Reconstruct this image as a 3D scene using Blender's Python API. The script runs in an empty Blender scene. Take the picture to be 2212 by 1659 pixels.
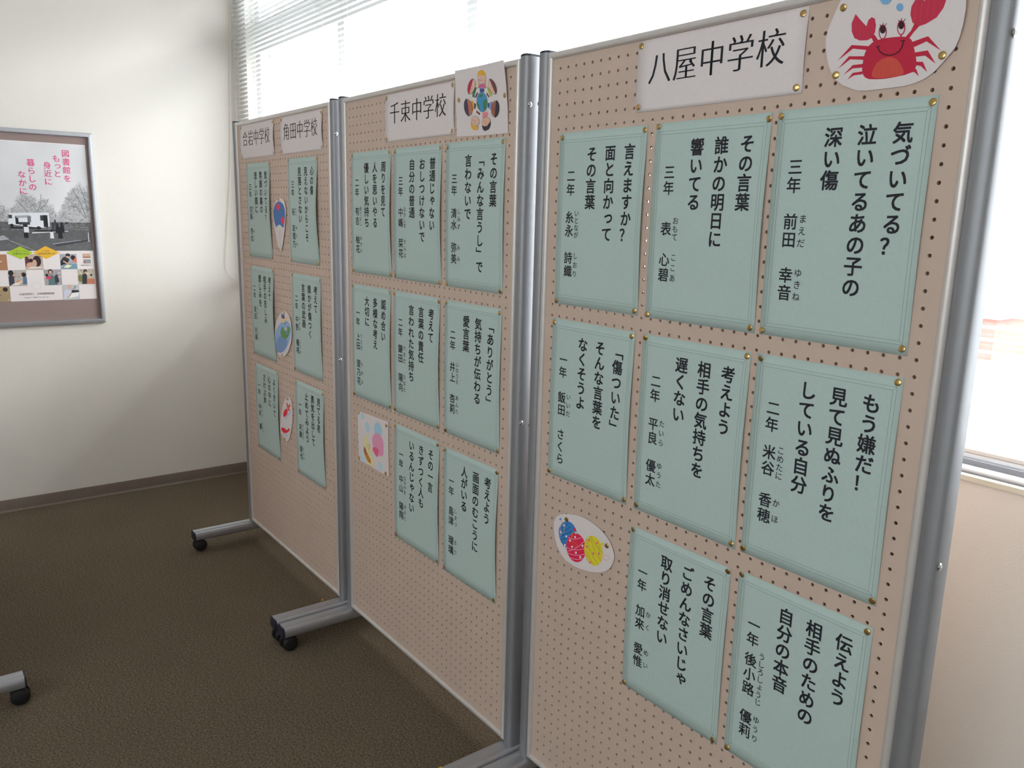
import bpy, math, random
import numpy as np
from mathutils import Vector, Matrix
from mathutils.geometry import tessellate_polygon
R = random.Random(7)
SC = bpy.context.scene
COL = SC.collection

# ---------------------------------------------------------------- camera
cam_d = bpy.data.cameras.new('camera'); cam_d.sensor_width = 36.0; cam_d.lens = 28.484
cam_d.clip_start = 0.02; cam_d.clip_end = 400
cam = bpy.data.objects.new('camera', cam_d); COL.objects.link(cam)
_r, _u, _b = (0.6004657, 0.79928594, 0.02414394), (-0.17569735, 0.10241748, 0.97910219), (0.78010985, -0.59215931, 0.20193061)
cam.matrix_world = Matrix(((_r[0], _u[0], _b[0], 1.39564), (_r[1], _u[1], _b[1], -1.16796), (_r[2], _u[2], _b[2], 1.44945), (0, 0, 0, 1)))
SC.camera = cam
# ---------------------------------------------------------------- light and exposure
SC.view_settings.view_transform = 'Standard'; SC.view_settings.look = 'None'
SC.view_settings.gamma = 1.0; SC.view_settings.use_curve_mapping = False
SC.view_settings.exposure = 0.0
W = bpy.data.worlds.new('overcast_sky'); SC.world = W; W.use_nodes = True
bg = W.node_tree.nodes['Background']; bg.inputs[0].default_value = (0.97, 0.985, 1.0, 1); bg.inputs[1].default_value = 8.0
SC.cycles.max_bounces = 10; SC.cycles.diffuse_bounces = 6; SC.cycles.glossy_bounces = 4; SC.cycles.transparent_max_bounces = 16
SC.cycles.sample_clamp_indirect = 12.0
sun_d = bpy.data.lights.new('hazy_sun', 'SUN'); sun_d.energy = 5.0; sun_d.angle = math.radians(22); sun_d.color = (1.0, 0.97, 0.93)
sun = bpy.data.objects.new('hazy_sun', sun_d); COL.objects.link(sun); sun.rotation_euler = Vector((-0.55, -1.0, -0.6)).to_track_quat('-Z', 'Y').to_euler()
def portal(name, x, y, z, sx, sz, ry):
    l = bpy.data.lights.new(name, 'AREA'); l.shape = 'RECTANGLE'; l.size = sx; l.size_y = sz; l.cycles.is_portal = True
    o = bpy.data.objects.new(name, l); COL.objects.link(o); o.location = (x, y, z); o.rotation_euler = (math.radians(90), 0, ry)
portal('window_portal', -0.66, 0.56, 1.82, 4.5, 1.66, math.pi)       # its light enters towards -y
portal('fill_window_portal', 1.9, -4.62, 2.07, 4.4, 1.05, 0.0)  # samples sky light through the added fill window

# ---------------------------------------------------------------- helpers
def lin(c):
    return tuple((v / 255 / 12.92) if v <= 10 else ((v / 255 + 0.055) / 1.055) ** 2.4 for v in c)
def mat(name, col, rough=0.6, metal=0.0, noise=None, bump=None, spec=0.5, trans=0.0):
    m = bpy.data.materials.new(name); m.use_nodes = True; nt = m.node_tree; b = nt.nodes['Principled BSDF']
    c = tuple(col) + (1,) if len(col) == 3 else col
    b.inputs['Base Color'].default_value = c; b.inputs['Roughness'].default_value = rough; b.inputs['Metallic'].default_value = metal
    b.inputs['Specular IOR Level'].default_value = spec
    tc = nt.nodes.new('ShaderNodeTexCoord')
    if noise:
        scale, amt, detail = noise
        n = nt.nodes.new('ShaderNodeTexNoise'); n.inputs['Scale'].default_value = scale; n.inputs['Detail'].default_value = detail
        r = nt.nodes.new('ShaderNodeValToRGB')
        r.color_ramp.elements[0].position = 0.3; r.color_ramp.elements[1].position = 0.7
        r.color_ramp.elements[0].color = tuple(v * (1 - amt) for v in c[:3]) + (1,)
        r.color_ramp.elements[1].color = tuple(min(1, v * (1 + amt)) for v in c[:3]) + (1,)
        nt.links.new(tc.outputs['Object'], n.inputs['Vector']); nt.links.new(n.outputs['Fac'], r.inputs['Fac'])
        nt.links.new(r.outputs['Color'], b.inputs['Base Color'])
    if bump:
        scale, st = bump
        n2 = nt.nodes.new('ShaderNodeTexNoise'); n2.inputs['Scale'].default_value = scale; n2.inputs['Detail'].default_value = 4
        bp = nt.nodes.new('ShaderNodeBump'); bp.inputs['Strength'].default_value = st; bp.inputs['Distance'].default_value = 0.002
        nt.links.new(tc.outputs['Object'], n2.inputs['Vector']); nt.links.new(n2.outputs['Fac'], bp.inputs['Height'])
        nt.links.new(bp.outputs['Normal'], b.inputs['Normal'])
    return m
M = {}
M['wall'] = mat('wallpaper_white', (0.80, 0.765, 0.72), 0.85, noise=(3, 0.015, 3), bump=(260, 0.25))
M['ceil'] = mat('ceiling_white', (0.80, 0.79, 0.77), 0.9, bump=(60, 0.3))
M['vinyl'] = mat('brown_vinyl_base', (0.21, 0.165, 0.135), 0.45, noise=(30, 0.05, 3))
M['alu'] = mat('satin_aluminium', (0.50, 0.515, 0.56), 0.42, 0.75, noise=(40, 0.02, 2), bump=(500, 0.05))
M['post'] = mat('darkened_post_aluminium', (0.345, 0.355, 0.385), 0.52, 0.6, noise=(40, 0.02, 2), bump=(500, 0.05))  # same metal as the feet, darkened in colour to dim its lit faces
M['rail'] = mat('champagne_aluminium_trim', (0.72, 0.68, 0.665), 0.38, 0.35, noise=(40, 0.02, 2))
M['peg'] = mat('beige_hardboard', (0.655, 0.51, 0.43), 0.62, noise=(9, 0.02, 3), bump=(900, 0.1))
M['cap'] = mat('dark_navy_plastic', (0.02, 0.022, 0.045), 0.4)
M['black'] = mat('black_rubber', (0.010, 0.010, 0.011), 0.5, bump=(300, 0.1))
M['green'] = mat('sage_green_paper', (0.52, 0.655, 0.635), 0.8, noise=(180, 0.02, 4), bump=(700, 0.08))
M['white_paper'] = mat('white_paper', (0.84, 0.775, 0.79), 0.8, noise=(160, 0.015, 4), bump=(600, 0.08))
M['ink'] = mat('black_ink', (0.012, 0.013, 0.022), 0.7)
M['line'] = mat('thin_printed_line', (0.17, 0.23, 0.22), 0.8)
M['pink_ink'] = mat('pink_ink', lin((228, 66, 132)), 0.6)
M['grey_ink'] = mat('grey_ink', lin((70, 70, 80)), 0.6)
M['brass'] = mat('brass', (0.62, 0.42, 0.17), 0.28, 0.9, noise=(300, 0.1, 2))
M['steel'] = mat('steel_screw', (0.75, 0.75, 0.76), 0.22, 1.0)
M['slat'] = mat('white_enamel_slat', (0.84, 0.85, 0.86), 0.45)
M['cord'] = mat('white_cord', (0.88, 0.86, 0.82), 0.7)
M['frame_white'] = mat('white_window_frame', (0.80, 0.81, 0.83), 0.35, 0.15)
M['frame_grey'] = mat('grey_gasket', (0.20, 0.20, 0.22), 0.5)
M['cream'] = mat('cream_sill', (0.72, 0.69, 0.58), 0.5)
M['mat_board'] = mat('mauve_brown_board', lin((150, 130, 127)), 0.85, noise=(300, 0.05, 3), bump=(500, 0.1))
M['yellow'] = mat('yellow_tape', (0.70, 0.50, 0.03), 0.5)
M['scrap'] = mat('orange_scrap', (0.55, 0.22, 0.05), 0.7)
M['asphalt'] = mat('pale_concrete', (0.34, 0.34, 0.33), 0.9, noise=(0.5, 0.1, 4))
M['redroof'] = mat('red_brown_cladding', (0.36, 0.14, 0.12), 0.8, noise=(2, 0.1, 3))
M['render'] = mat('pale_render', (0.7, 0.68, 0.65), 0.9)
# speckled loop carpet
def carpet():
    m = mat('brown_loop_carpet', (0.09, 0.07, 0.05), 0.95, spec=0.1); nt = m.node_tree; b = nt.nodes['Principled BSDF']
    tc = nt.nodes.new('ShaderNodeTexCoord')
    n = nt.nodes.new('ShaderNodeTexNoise'); n.inputs['Scale'].default_value = 170; n.inputs['Detail'].default_value = 3
    r = nt.nodes.new('ShaderNodeValToRGB'); e = r.color_ramp.elements
    e[0].position = 0.33; e[0].color = (0.125, 0.085, 0.062, 1); e[1].position = 0.68; e[1].color = (0.30, 0.25, 0.19, 1)
    k = r.color_ramp.elements.new(0.5); k.color = (0.205, 0.158, 0.118, 1)
    k = r.color_ramp.elements.new(0.57); k.color = (0.20, 0.175, 0.11, 1)
    bp = nt.nodes.new('ShaderNodeBump'); bp.inputs['Strength'].default_value = 0.8; bp.inputs['Distance'].default_value = 0.004
    nt.links.new(tc.outputs['Object'], n.inputs['Vector']); nt.links.new(n.outputs['Fac'], r.inputs['Fac'])
    n3 = nt.nodes.new('ShaderNodeTexNoise'); n3.inputs['Scale'].default_value = 2.0; n3.inputs['Detail'].default_value = 3
    mx = nt.nodes.new('ShaderNodeMixRGB'); mx.blend_type = 'MULTIPLY'; mx.inputs[0].default_value = 0.25
    nt.links.new(tc.outputs['Object'], n3.inputs['Vector']); nt.links.new(r.outputs['Color'], mx.inputs[1]); nt.links.new(n3.outputs['Fac'], mx.inputs[2])
    nt.links.new(mx.outputs[0], b.inputs['Base Color'])
    nt.links.new(n.outputs['Fac'], bp.inputs['Height']); nt.links.new(bp.outputs['Normal'], b.inputs['Normal'])
    return m
M['carpet'] = carpet()
def glass():
    m = bpy.data.materials.new('window_glass'); m.use_nodes = True; nt = m.node_tree; nt.nodes.clear()
    o = nt.nodes.new('ShaderNodeOutputMaterial'); t = nt.nodes.new('ShaderNodeBsdfTransparent'); g = nt.nodes.new('ShaderNodeBsdfGlossy')
    t.inputs[0].default_value = (0.93, 0.95, 0.95, 1); g.inputs['Roughness'].default_value = 0.02
    x = nt.nodes.new('ShaderNodeMixShader'); x.inputs[0].default_value = 0.06
    nt.links.new(t.outputs[0], x.inputs[1]); nt.links.new(g.outputs[0], x.inputs[2]); nt.links.new(x.outputs[0], o.inputs[0])
    return m
M['glass'] = glass()
def print_mat():
    m = mat('colour_print', (1, 1, 1), 0.75); nt = m.node_tree
    a = nt.nodes.new('ShaderNodeVertexColor'); a.layer_name = 'Col'
    nt.links.new(a.outputs['Color'], nt.nodes['Principled BSDF'].inputs['Base Color']); return m
M['print'] = print_mat()

class MB:
    """collects faces; build() links them as one mesh object"""
    def __init__(s): s.v = []; s.f = []; s.c = []
    def add(s, vs, fs, col=None):
        n = len(s.v); s.v += [tuple(v) for v in vs]; s.f += [tuple(i + n for i in f) for f in fs]; s.c += [col] * len(fs)
    def box(s, x0, x1, y0, y1, z0, z1, col=None):
        s.add([(x0, y0, z0), (x1, y0, z0), (x1, y1, z0), (x0, y1, z0), (x0, y0, z1), (x1, y0, z1), (x1, y1, z1), (x0, y1, z1)],
              [(0, 3, 2, 1), (4, 5, 6, 7), (0, 1, 5, 4), (1, 2, 6, 5), (2, 3, 7, 6), (3, 0, 4, 7)], col)
    def prism(s, prof, axis, a0, a1, caps=True, mitre=None):
        """prof: list of 2-D points (other two axes in order); extruded along axis from a0 to a1. mitre: f(point)->(extra start, extra end)"""
        n = len(prof); vs = []
        for k, a in ((0, a0), (1, a1)):
            for p in prof:
                e = mitre(p)[k] if mitre else 0
                c = [p[0], p[1]]; c.insert(axis, a + e); vs.append(tuple(c))
        fs = [(i, (i + 1) % n, n + (i + 1) % n, n + i) for i in range(n)]
        if caps: fs += [tuple(range(n - 1, -1, -1)), tuple(range(n, 2 * n))]
        s.add(vs, fs)
    def cyl(s, c, axis, r, h, n=20, r2=None):
        r2 = r if r2 is None else r2; c = Vector(c); a = Vector(axis).normalized(); u = a.orthogonal().normalized(); w = a.cross(u)
        vs = []
        for rr, t in ((r, -h / 2), (r2, h / 2)):
            for i in range(n):
                an = 2 * math.pi * i / n; vs.append(c + a * t + (u * math.cos(an) + w * math.sin(an)) * rr)
        s.add(vs, [(i, (i + 1) % n, n + (i + 1) % n, n + i) for i in range(n)] + [tuple(range(n - 1, -1, -1)), tuple(range(n, 2 * n))])
    def lathe(s, c, axis, prof, n=24):
        c = Vector(c); a = Vector(axis).normalized(); u = a.orthogonal().normalized(); w = a.cross(u); vs = []
        for rr, t in prof:
            for i in range(n):
                an = 2 * math.pi * i / n; vs.append(c + a * t + (u * math.cos(an) + w * math.sin(an)) * max(rr, 1e-5))
        fs = []
        for k in range(len(prof) - 1):
            for i in range(n): fs.append((k * n + i, k * n + (i + 1) % n, (k + 1) * n + (i + 1) % n, (k + 1) * n + i))
        fs += [tuple(range(n - 1, -1, -1)), tuple((len(prof) - 1) * n + i for i in range(n))]
        s.add(vs, fs)
    def tube(s, pts, r, n=8):
        P = [Vector(p) for p in pts]; vs = []; N = len(P); up = None
        for i, p in enumerate(P):
            d = (P[min(i + 1, N - 1)] - P[max(i - 1, 0)]).normalized()
            up = d.orthogonal().normalized() if up is None else (up - d * up.dot(d)).normalized()
            w = d.cross(up)
            for k in range(n):
                an = 2 * math.pi * k / n; vs.append(p + (up * math.cos(an) + w * math.sin(an)) * r)
        fs = [(i * n + k, i * n + (k + 1) % n, (i + 1) * n + (k + 1) % n, (i + 1) * n + k) for i in range(N - 1) for k in range(n)]
        fs += [tuple(range(n - 1, -1, -1)), tuple((N - 1) * n + k for k in range(n))]
        s.add(vs, fs)
    def mesh(s, name, material, smooth=False):
        m = bpy.data.meshes.new(name); m.from_pydata(s.v, [], s.f)
        if any(c is not None for c in s.c):
            a = m.color_attributes.new('Col', 'FLOAT_COLOR', 'CORNER'); buf = []
            for f, c in zip(s.f, s.c): buf += list(tuple(c or (1, 1, 1)) + (1,)) * len(f)
            a.data.foreach_set('color', buf)
        m.materials.append(material)
        if smooth:
            m.polygons.foreach_set('use_smooth', [True] * len(m.polygons)); m.update()
            if smooth is not True: m.set_sharp_from_angle(angle=math.radians(smooth))
        m.update(); return m
    def build(s, name, material, parent=None, smooth=False, loc=(0, 0, 0), rz=0):
        return link(name, s.mesh(name, material, smooth), parent, loc, rz)
def link(name, mesh, parent=None, loc=(0, 0, 0), rz=0):
    o = bpy.data.objects.new(name, mesh); COL.objects.link(o); o.parent = parent; o.location = loc; o.rotation_euler = (0, 0, rz); return o
def empty(name, loc=(0, 0, 0), rz=0):
    o = bpy.data.objects.new(name, None); COL.objects.link(o); o.location = loc; o.rotation_euler = (0, 0, rz); o.empty_display_size = 0.1; return o
def tag(o, label=None, cat=None, group=None, kind=None):
    for k, v in (('label', label), ('category', cat), ('group', group), ('kind', kind)):
        if v: o[k] = v
    return o
def copy_tree(o, parent=None):
    kids = list(o.children); c = o.copy(); COL.objects.link(c); c.parent = parent
    for ch in kids: copy_tree(ch, c)
    return c
def struct(name, mb, m, parent=None, smooth=False):
    return tag(mb.build(name, m, parent, smooth), kind='structure')
def tess(pts):
    return tessellate_polygon([[Vector((p[0], p[1], 0)) for p in pts]])

# ================================================================ ROOM
XB, XR, YF, YN, ZC = -3.0, 4.6, 0.35, -4.5, 2.78     # back wall, far right, window wall, opposite wall, ceiling
WX0, WX1, WZ0, WZ1 = XB + 0.112, 1.55, 1.012, 2.64       # window opening
b = MB(); b.box(XB - 0.2, XR + 0.2, YN - 0.2, YF + 0.22, -0.2, 0); struct('floor', b, M['carpet'])
b = MB(); b.box(XB - 0.2, XR + 0.2, YN - 0.2, YF + 0.22, ZC, ZC + 0.2); struct('ceiling', b, M['ceil'])
b = MB(); b.box(XB - 0.2, XB, YN, YF + 0.22, 0, ZC); struct('wall_back', b, M['wall'])
b = MB(); b.box(XR, XR + 0.2, YN, YF, 0, ZC); struct('wall_right', b, M['wall'])
b = MB()                                              # window wall: below, above and right of the opening
b.box(XB, XR + 0.2, YF, YF + 0.2, 0, WZ0 - 0.012); b.box(XB, XR + 0.2, YF, YF + 0.2, WZ1, ZC); b.box(WX1, XR + 0.2, YF, YF + 0.2, WZ0 - 0.012, WZ1); b.box(XB, WX0, YF, YF + 0.2, WZ0 - 0.012, WZ1)
struct('wall_window', b, M['wall'])
b = MB(); FX0, FX1, FZ0, FZ1 = -0.3, 4.1, 1.55, 2.6  # opening for the added fill window, out of view
b.box(XB - 0.2, FX0, YN - 0.2, YN, 0, ZC); b.box(FX1, XR + 0.2, YN - 0.2, YN, 0, ZC)
b.box(FX0, FX1, YN - 0.2, YN, 0, FZ0); b.box(FX0, FX1, YN - 0.2, YN, FZ1, ZC)
struct('wall_opposite', b, M['wall'])
w2 = tag(empty('added_fill_window', (0, YN - 0.1, 0)), kind='structure')  # unseen window, added to throw fill light on the board fronts
b = MB()
for x in np.linspace(FX0, FX1, 5): b.box(max(x - 0.03, FX0), min(x + 0.03, FX1), -0.03, 0.03, FZ0, FZ1)
b.box(FX0, FX1, -0.03, 0.03, FZ0, FZ0 + 0.05); b.box(FX0, FX1, -0.03, 0.03, FZ1 - 0.05, FZ1)
b.build('frame', M['frame_white'], w2)
b = MB(); b.box(FX0, FX1, -0.004, 0.004, FZ0, FZ1); b.build('pane', M['glass'], w2)
# baseboards: vinyl strip with a toe lip
def base(name, axis, at, sgn, a0, a1):
    prof = [(0, 0), (sgn * 0.011, 0), (sgn * 0.0095, 0.004), (sgn * 0.004, 0.009), (sgn * 0.0032, 0.055), (sgn * 0.002, 0.0585), (0, 0.0595)]
    b = MB(); b.prism([(at + p[0], p[1]) for p in prof], axis, a0, a1); struct(name, b, M['vinyl'], smooth=30)
base('baseboard_back', 1, XB, 1, YN, YF)
base('baseboard_window', 0, YF, -1, XB, XR)
base('baseboard_opposite', 0, YN, 1, XB, XR)

# window_1: long strip window behind the boards
w1 = tag(empty('window_1', (0, 0, 0)), kind='structure')
b = MB(); b.prism([(YF - 0.007, 1.001), (YF - 0.007, 1.0105), (YF - 0.004, 1.012), (YF + 0.03, 1.012), (YF + 0.03, 1.001)], 0, XB + 0.001, WX1 + 0.02); b.build('sill_trim', M['cream'], w1)
def bar(name, y0, y1, z0, z1, m, x0=WX0, x1=WX1, bev=0.002):
    b = MB(); b.prism([(y0, z0), (y1, z0), (y1, z1), (y0 + bev, z1), (y0, z1 - bev)], 0, x0, x1); return b.build(name, m, w1)
bar('gasket', YF + 0.004, YF + 0.03, 1.0125, 1.0155, M['frame_grey'], bev=0.0004)
bar('frame_rail', YF + 0.008, YF + 0.04, 1.0155, 1.021, M['frame_white'])
bar('gasket', YF + 0.03, YF + 0.06, 1.021, 1.031, M['frame_grey'], bev=0.0004)
bar('frame_rail', YF + 0.045, YF + 0.085, 1.031, 1.047, M['frame_white'])
bar('frame_rail', YF + 0.07, YF + 0.13, 1.047, 1.075, M['frame_white'])
bar('frame_rail', YF + 0.045, YF + 0.13, 2.225, 2.37, M['frame_white'])
bar('frame_rail', YF + 0.045, YF + 0.13, WZ1 - 0.05, WZ1, M['frame_white'])
xs = [WX0 + 0.03, -1.90, -0.93, 0.25, WX1 - 0.03]
for x in xs:
    b = MB(); b.box(x - 0.03, x + 0.03, YF + 0.05, YF + 0.125, 1.047, WZ1 - 0.05); b.build('mullion', M['frame_white'], w1)
for a, c in zip(xs[:-1], xs[1:]):
    for z0, z1 in ((1.075, 2.225), (2.37, WZ1 - 0.05)):
        b = MB(); b.box(a + 0.03, c - 0.03, YF + 0.095, YF + 0.101, z0, z1); b.build('pane', M['glass'], w1)

# outdoors: pale yard one floor below and a low red-brown clad building
b = MB(); b.box(-60, 60, YF + 1.2, 120, -4.3, -4.2); tag(b.build('yard_ground', M['asphalt']), kind='structure')
t = tag(empty('storage_building', (-13.5, 25, -4.2)), 'red-brown clad low building seen through the blind beyond the window', 'building')
b = MB(); b.box(-4, 4.3, 0, 2.5, 0, 1.75); b.build('wall', M['render'], t)
b = MB(); b.box(-4.05, 4.35, -0.05, 2.55, 1.75, 3.0); b.build('cladding', M['redroof'], t)
b = MB(); b.box(-4.2, 4.5, -0.2, 2.7, 3.0, 3.08); b.build('roof', M['render'], t)
for k in range(3):
    b = MB(); b.box(-3.6 + 2.7 * k, -1.8 + 2.7 * k, -0.04, 0.05, 0.2, 1.5); b.build('shutter', M['render'], t)

# ================================================================ BLINDS
SP, SD = 0.0215, 0.0125
def slat_mesh(x0, x1):
    b = MB(); n = 4; top = []; bot = []
    for i in range(n + 1):
        t = -1 + 2 * i / n; y = t * SD; z = 0.0016 * (1 - t * t) + 0.10 * y; top.append((y, z + 0.0002)); bot.append((y, z - 0.0002))
    b.prism(bot + top[::-1], 0, x0, x1); return b.mesh('slat', M['slat'], 40)
YB = 0.321
def blind(x0, x1, ladders, label):
    t = tag(empty('venetian_blind', (x0, YB, 1.06)), label, 'blind', 'white venetian blinds on the long window')
    L = x1 - x0; sm = slat_mesh(0, L)
    b = MB(); b.prism([(-0.011, 0.003), (-0.009, 0.0), (0.009, 0.0), (0.011, 0.003), (0.011, 0.008), (0.007, 0.0105), (-0.007, 0.0105), (-0.011, 0.008)], 0, 0, L); b.build('bottom_rail', M['slat'], t, 30)
    b = MB(); b.box(0, L, -0.0135, 0.0135, 1.545, 1.578); b.build('head_rail', M['slat'], t)
    k = 0; z = 0.03
    while z < 1.54:
        link('slat', sm, t, (0, 0, z)); z += SP
    for lx in ladders:
        b = MB()
        for sy in (-1, 1): b.tube([(lx - x0, sy * (SD + 0.0006), 0.004), (lx - x0, sy * (SD + 0.0006), 1.55)], 0.0006, 5)
        z = 0.03
        while z < 1.54:
            b.box(lx - x0 - 0.0018, lx - x0 + 0.0018, -SD, SD, z - 0.0018, z - 0.0010); z += SP
        b.build('ladder_cord', M['cord'], t)
    return t
blind(XB + 0.02, -0.80, (-2.72, -2.346, -1.934, -1.70, -1.25), 'white venetian blind nearest the back wall, above the far board')
blind(-0.785, 1.52, (-0.66, 0.1, 0.95, 1.42), 'white venetian blind in the middle, behind the nearest board')
pts = [(0.322, 2.60), (0.319, 2.487), (0.300, 2.15), (0.287, 1.811), (0.272, 1.577), (0.250, 1.35), (0.238, 1.23), (0.233, 1.165), (0.236, 1.135), (0.246, 1.112), (0.259, 1.096), (0.274, 1.089), (0.289, 1.093), (0.299, 1.108), (0.306, 1.15), (0.315, 1.40), (0.322, 1.9), (0.326, 2.60)]
def cat(P, n=4):
    out = []
    for i in range(len(P) - 1):
        p0, p1, p2, p3 = P[max(i - 1, 0)], P[i], P[i + 1], P[min(i + 2, len(P) - 1)]
        for k in range(n):
            t = k / n; out.append(tuple(0.5 * (2 * b_ + (c_ - a_) * t + (2 * a_ - 5 * b_ + 4 * c_ - d_) * t * t + (3 * b_ - a_ - 3 * c_ + d_) * t ** 3) for a_, b_, c_, d_ in zip(p0, p1, p2, p3)))
    return out + [P[-1]]
b = MB(); b.tube([(XB + 0.012, y, z) for y, z in cat(pts)], 0.0019, 8)
tag(b.build('blind_cord', M['cord'], None, True), 'thin white pull cord looping down the corner of the back wall', 'cord')

# ================================================================ DISPLAY BOARDS
# local axes: x along the board (0 = first hole column), y = 0 front face of the hardboard, z up
PI = math.pi
def peg_mesh(NI=34, NJ=66, P=0.025, RH=0.00305, T=0.0035):
    h = P / 2; t15 = math.tan(math.radians(15)) * h
    ang = [math.radians(15 + 30 * k) for k in range(12)]
    hole = [(RH * math.cos(a), RH * math.sin(a)) for a in ang]
    outer = []
    for a in ang:
        c, s_ = math.cos(a), math.sin(a); m_ = max(abs(c), abs(s_)); outer.append((c / m_ * h, s_ / m_ * h))
    cell_v = [(x, 0, z) for x, z in outer] + [(x, 0, z) for x, z in hole] + [(x, T, z) for x, z in hole] + [(x, T, z) for x, z in outer]
    f = []
    for k in range(12):
        n = (k + 1) % 12
        f += [(k, n, 12 + n, 12 + k), (12 + k, 12 + n, 24 + n, 24 + k), (24 + k, 24 + n, 36 + n, 36 + k)]
    # the gap between neighbouring outer outlines at 45 deg corners is closed: 45 deg is one of the outline's points
    V = np.array(cell_v); F = np.array(f); ii, jj = np.meshgrid(np.arange(NI), np.arange(NJ), indexing='ij')
    off = np.stack([ii.ravel() * P, 0 * ii.ravel(), 1.76 - jj.ravel() * P], 1)
    VV = (V[None] + off[:, None]).reshape(-1, 3); FF = (F[None] + (np.arange(len(off)) * len(V))[:, None, None]).reshape(-1, 4)
    b = MB(); b.v = [tuple(v) for v in VV.tolist()]; b.f = [tuple(v) for v in FF.tolist()]; b.c = [None] * len(b.f)
    x0, x1, z1, z0 = -h, 33 * P + h, 1.76 + h, 1.76 - 65 * P - h
    b.box(-0.030, x0, 0, T, 0.1, 1.788); b.box(x1, 0.855, 0, T, 0.1, 1.788); b.box(x0, x1, 0, T, z1, 1.788); b.box(x0, x1, 0, T, 0.1, z0)
    return b.mesh('pegboard', M['peg'])
PEG = peg_mesh()
def post_profile(w=0.0162, d=0.0155, bul=0.0080):
    pr = []
    for i in range(9):                                   # front bulge
        t = -1 + 2 * i / 8; pr.append((t * w * 0.97, -d - bul * (1 - t * t) ** 0.62))
    pr.append((w * 0.97, -d + 0.0012)); pr.append((w, -d + 0.002)); pr.append((w, d - 0.002)); pr.append((w * 0.97, d - 0.0012))
    for i in range(9):
        t = 1 - 2 * i / 8; pr.append((t * w * 0.97, d + bul * (1 - t * t) ** 0.62))
    pr.append((-w * 0.97, d - 0.0012)); pr.append((-w, d - 0.002)); pr.append((-w, -d + 0.002)); pr.append((-w * 0.97, -d + 0.0012))
    return pr
YM = 0.0145
def rail_profile():
    # across-rail coordinate a (0 = inner edge, grows outward) and y; rounded bead in front and behind
    pr = []
    for i in range(7): t = PI * i / 6; pr.append((0.0075 - 0.0075 * math.cos(t), -0.001 - 0.0065 * math.sin(t)))
    for i in range(7): t = PI * i / 6; pr.append((0.0075 + 0.0075 * math.cos(t), 0.030 + 0.0065 * math.sin(t)))
    return pr
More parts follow.
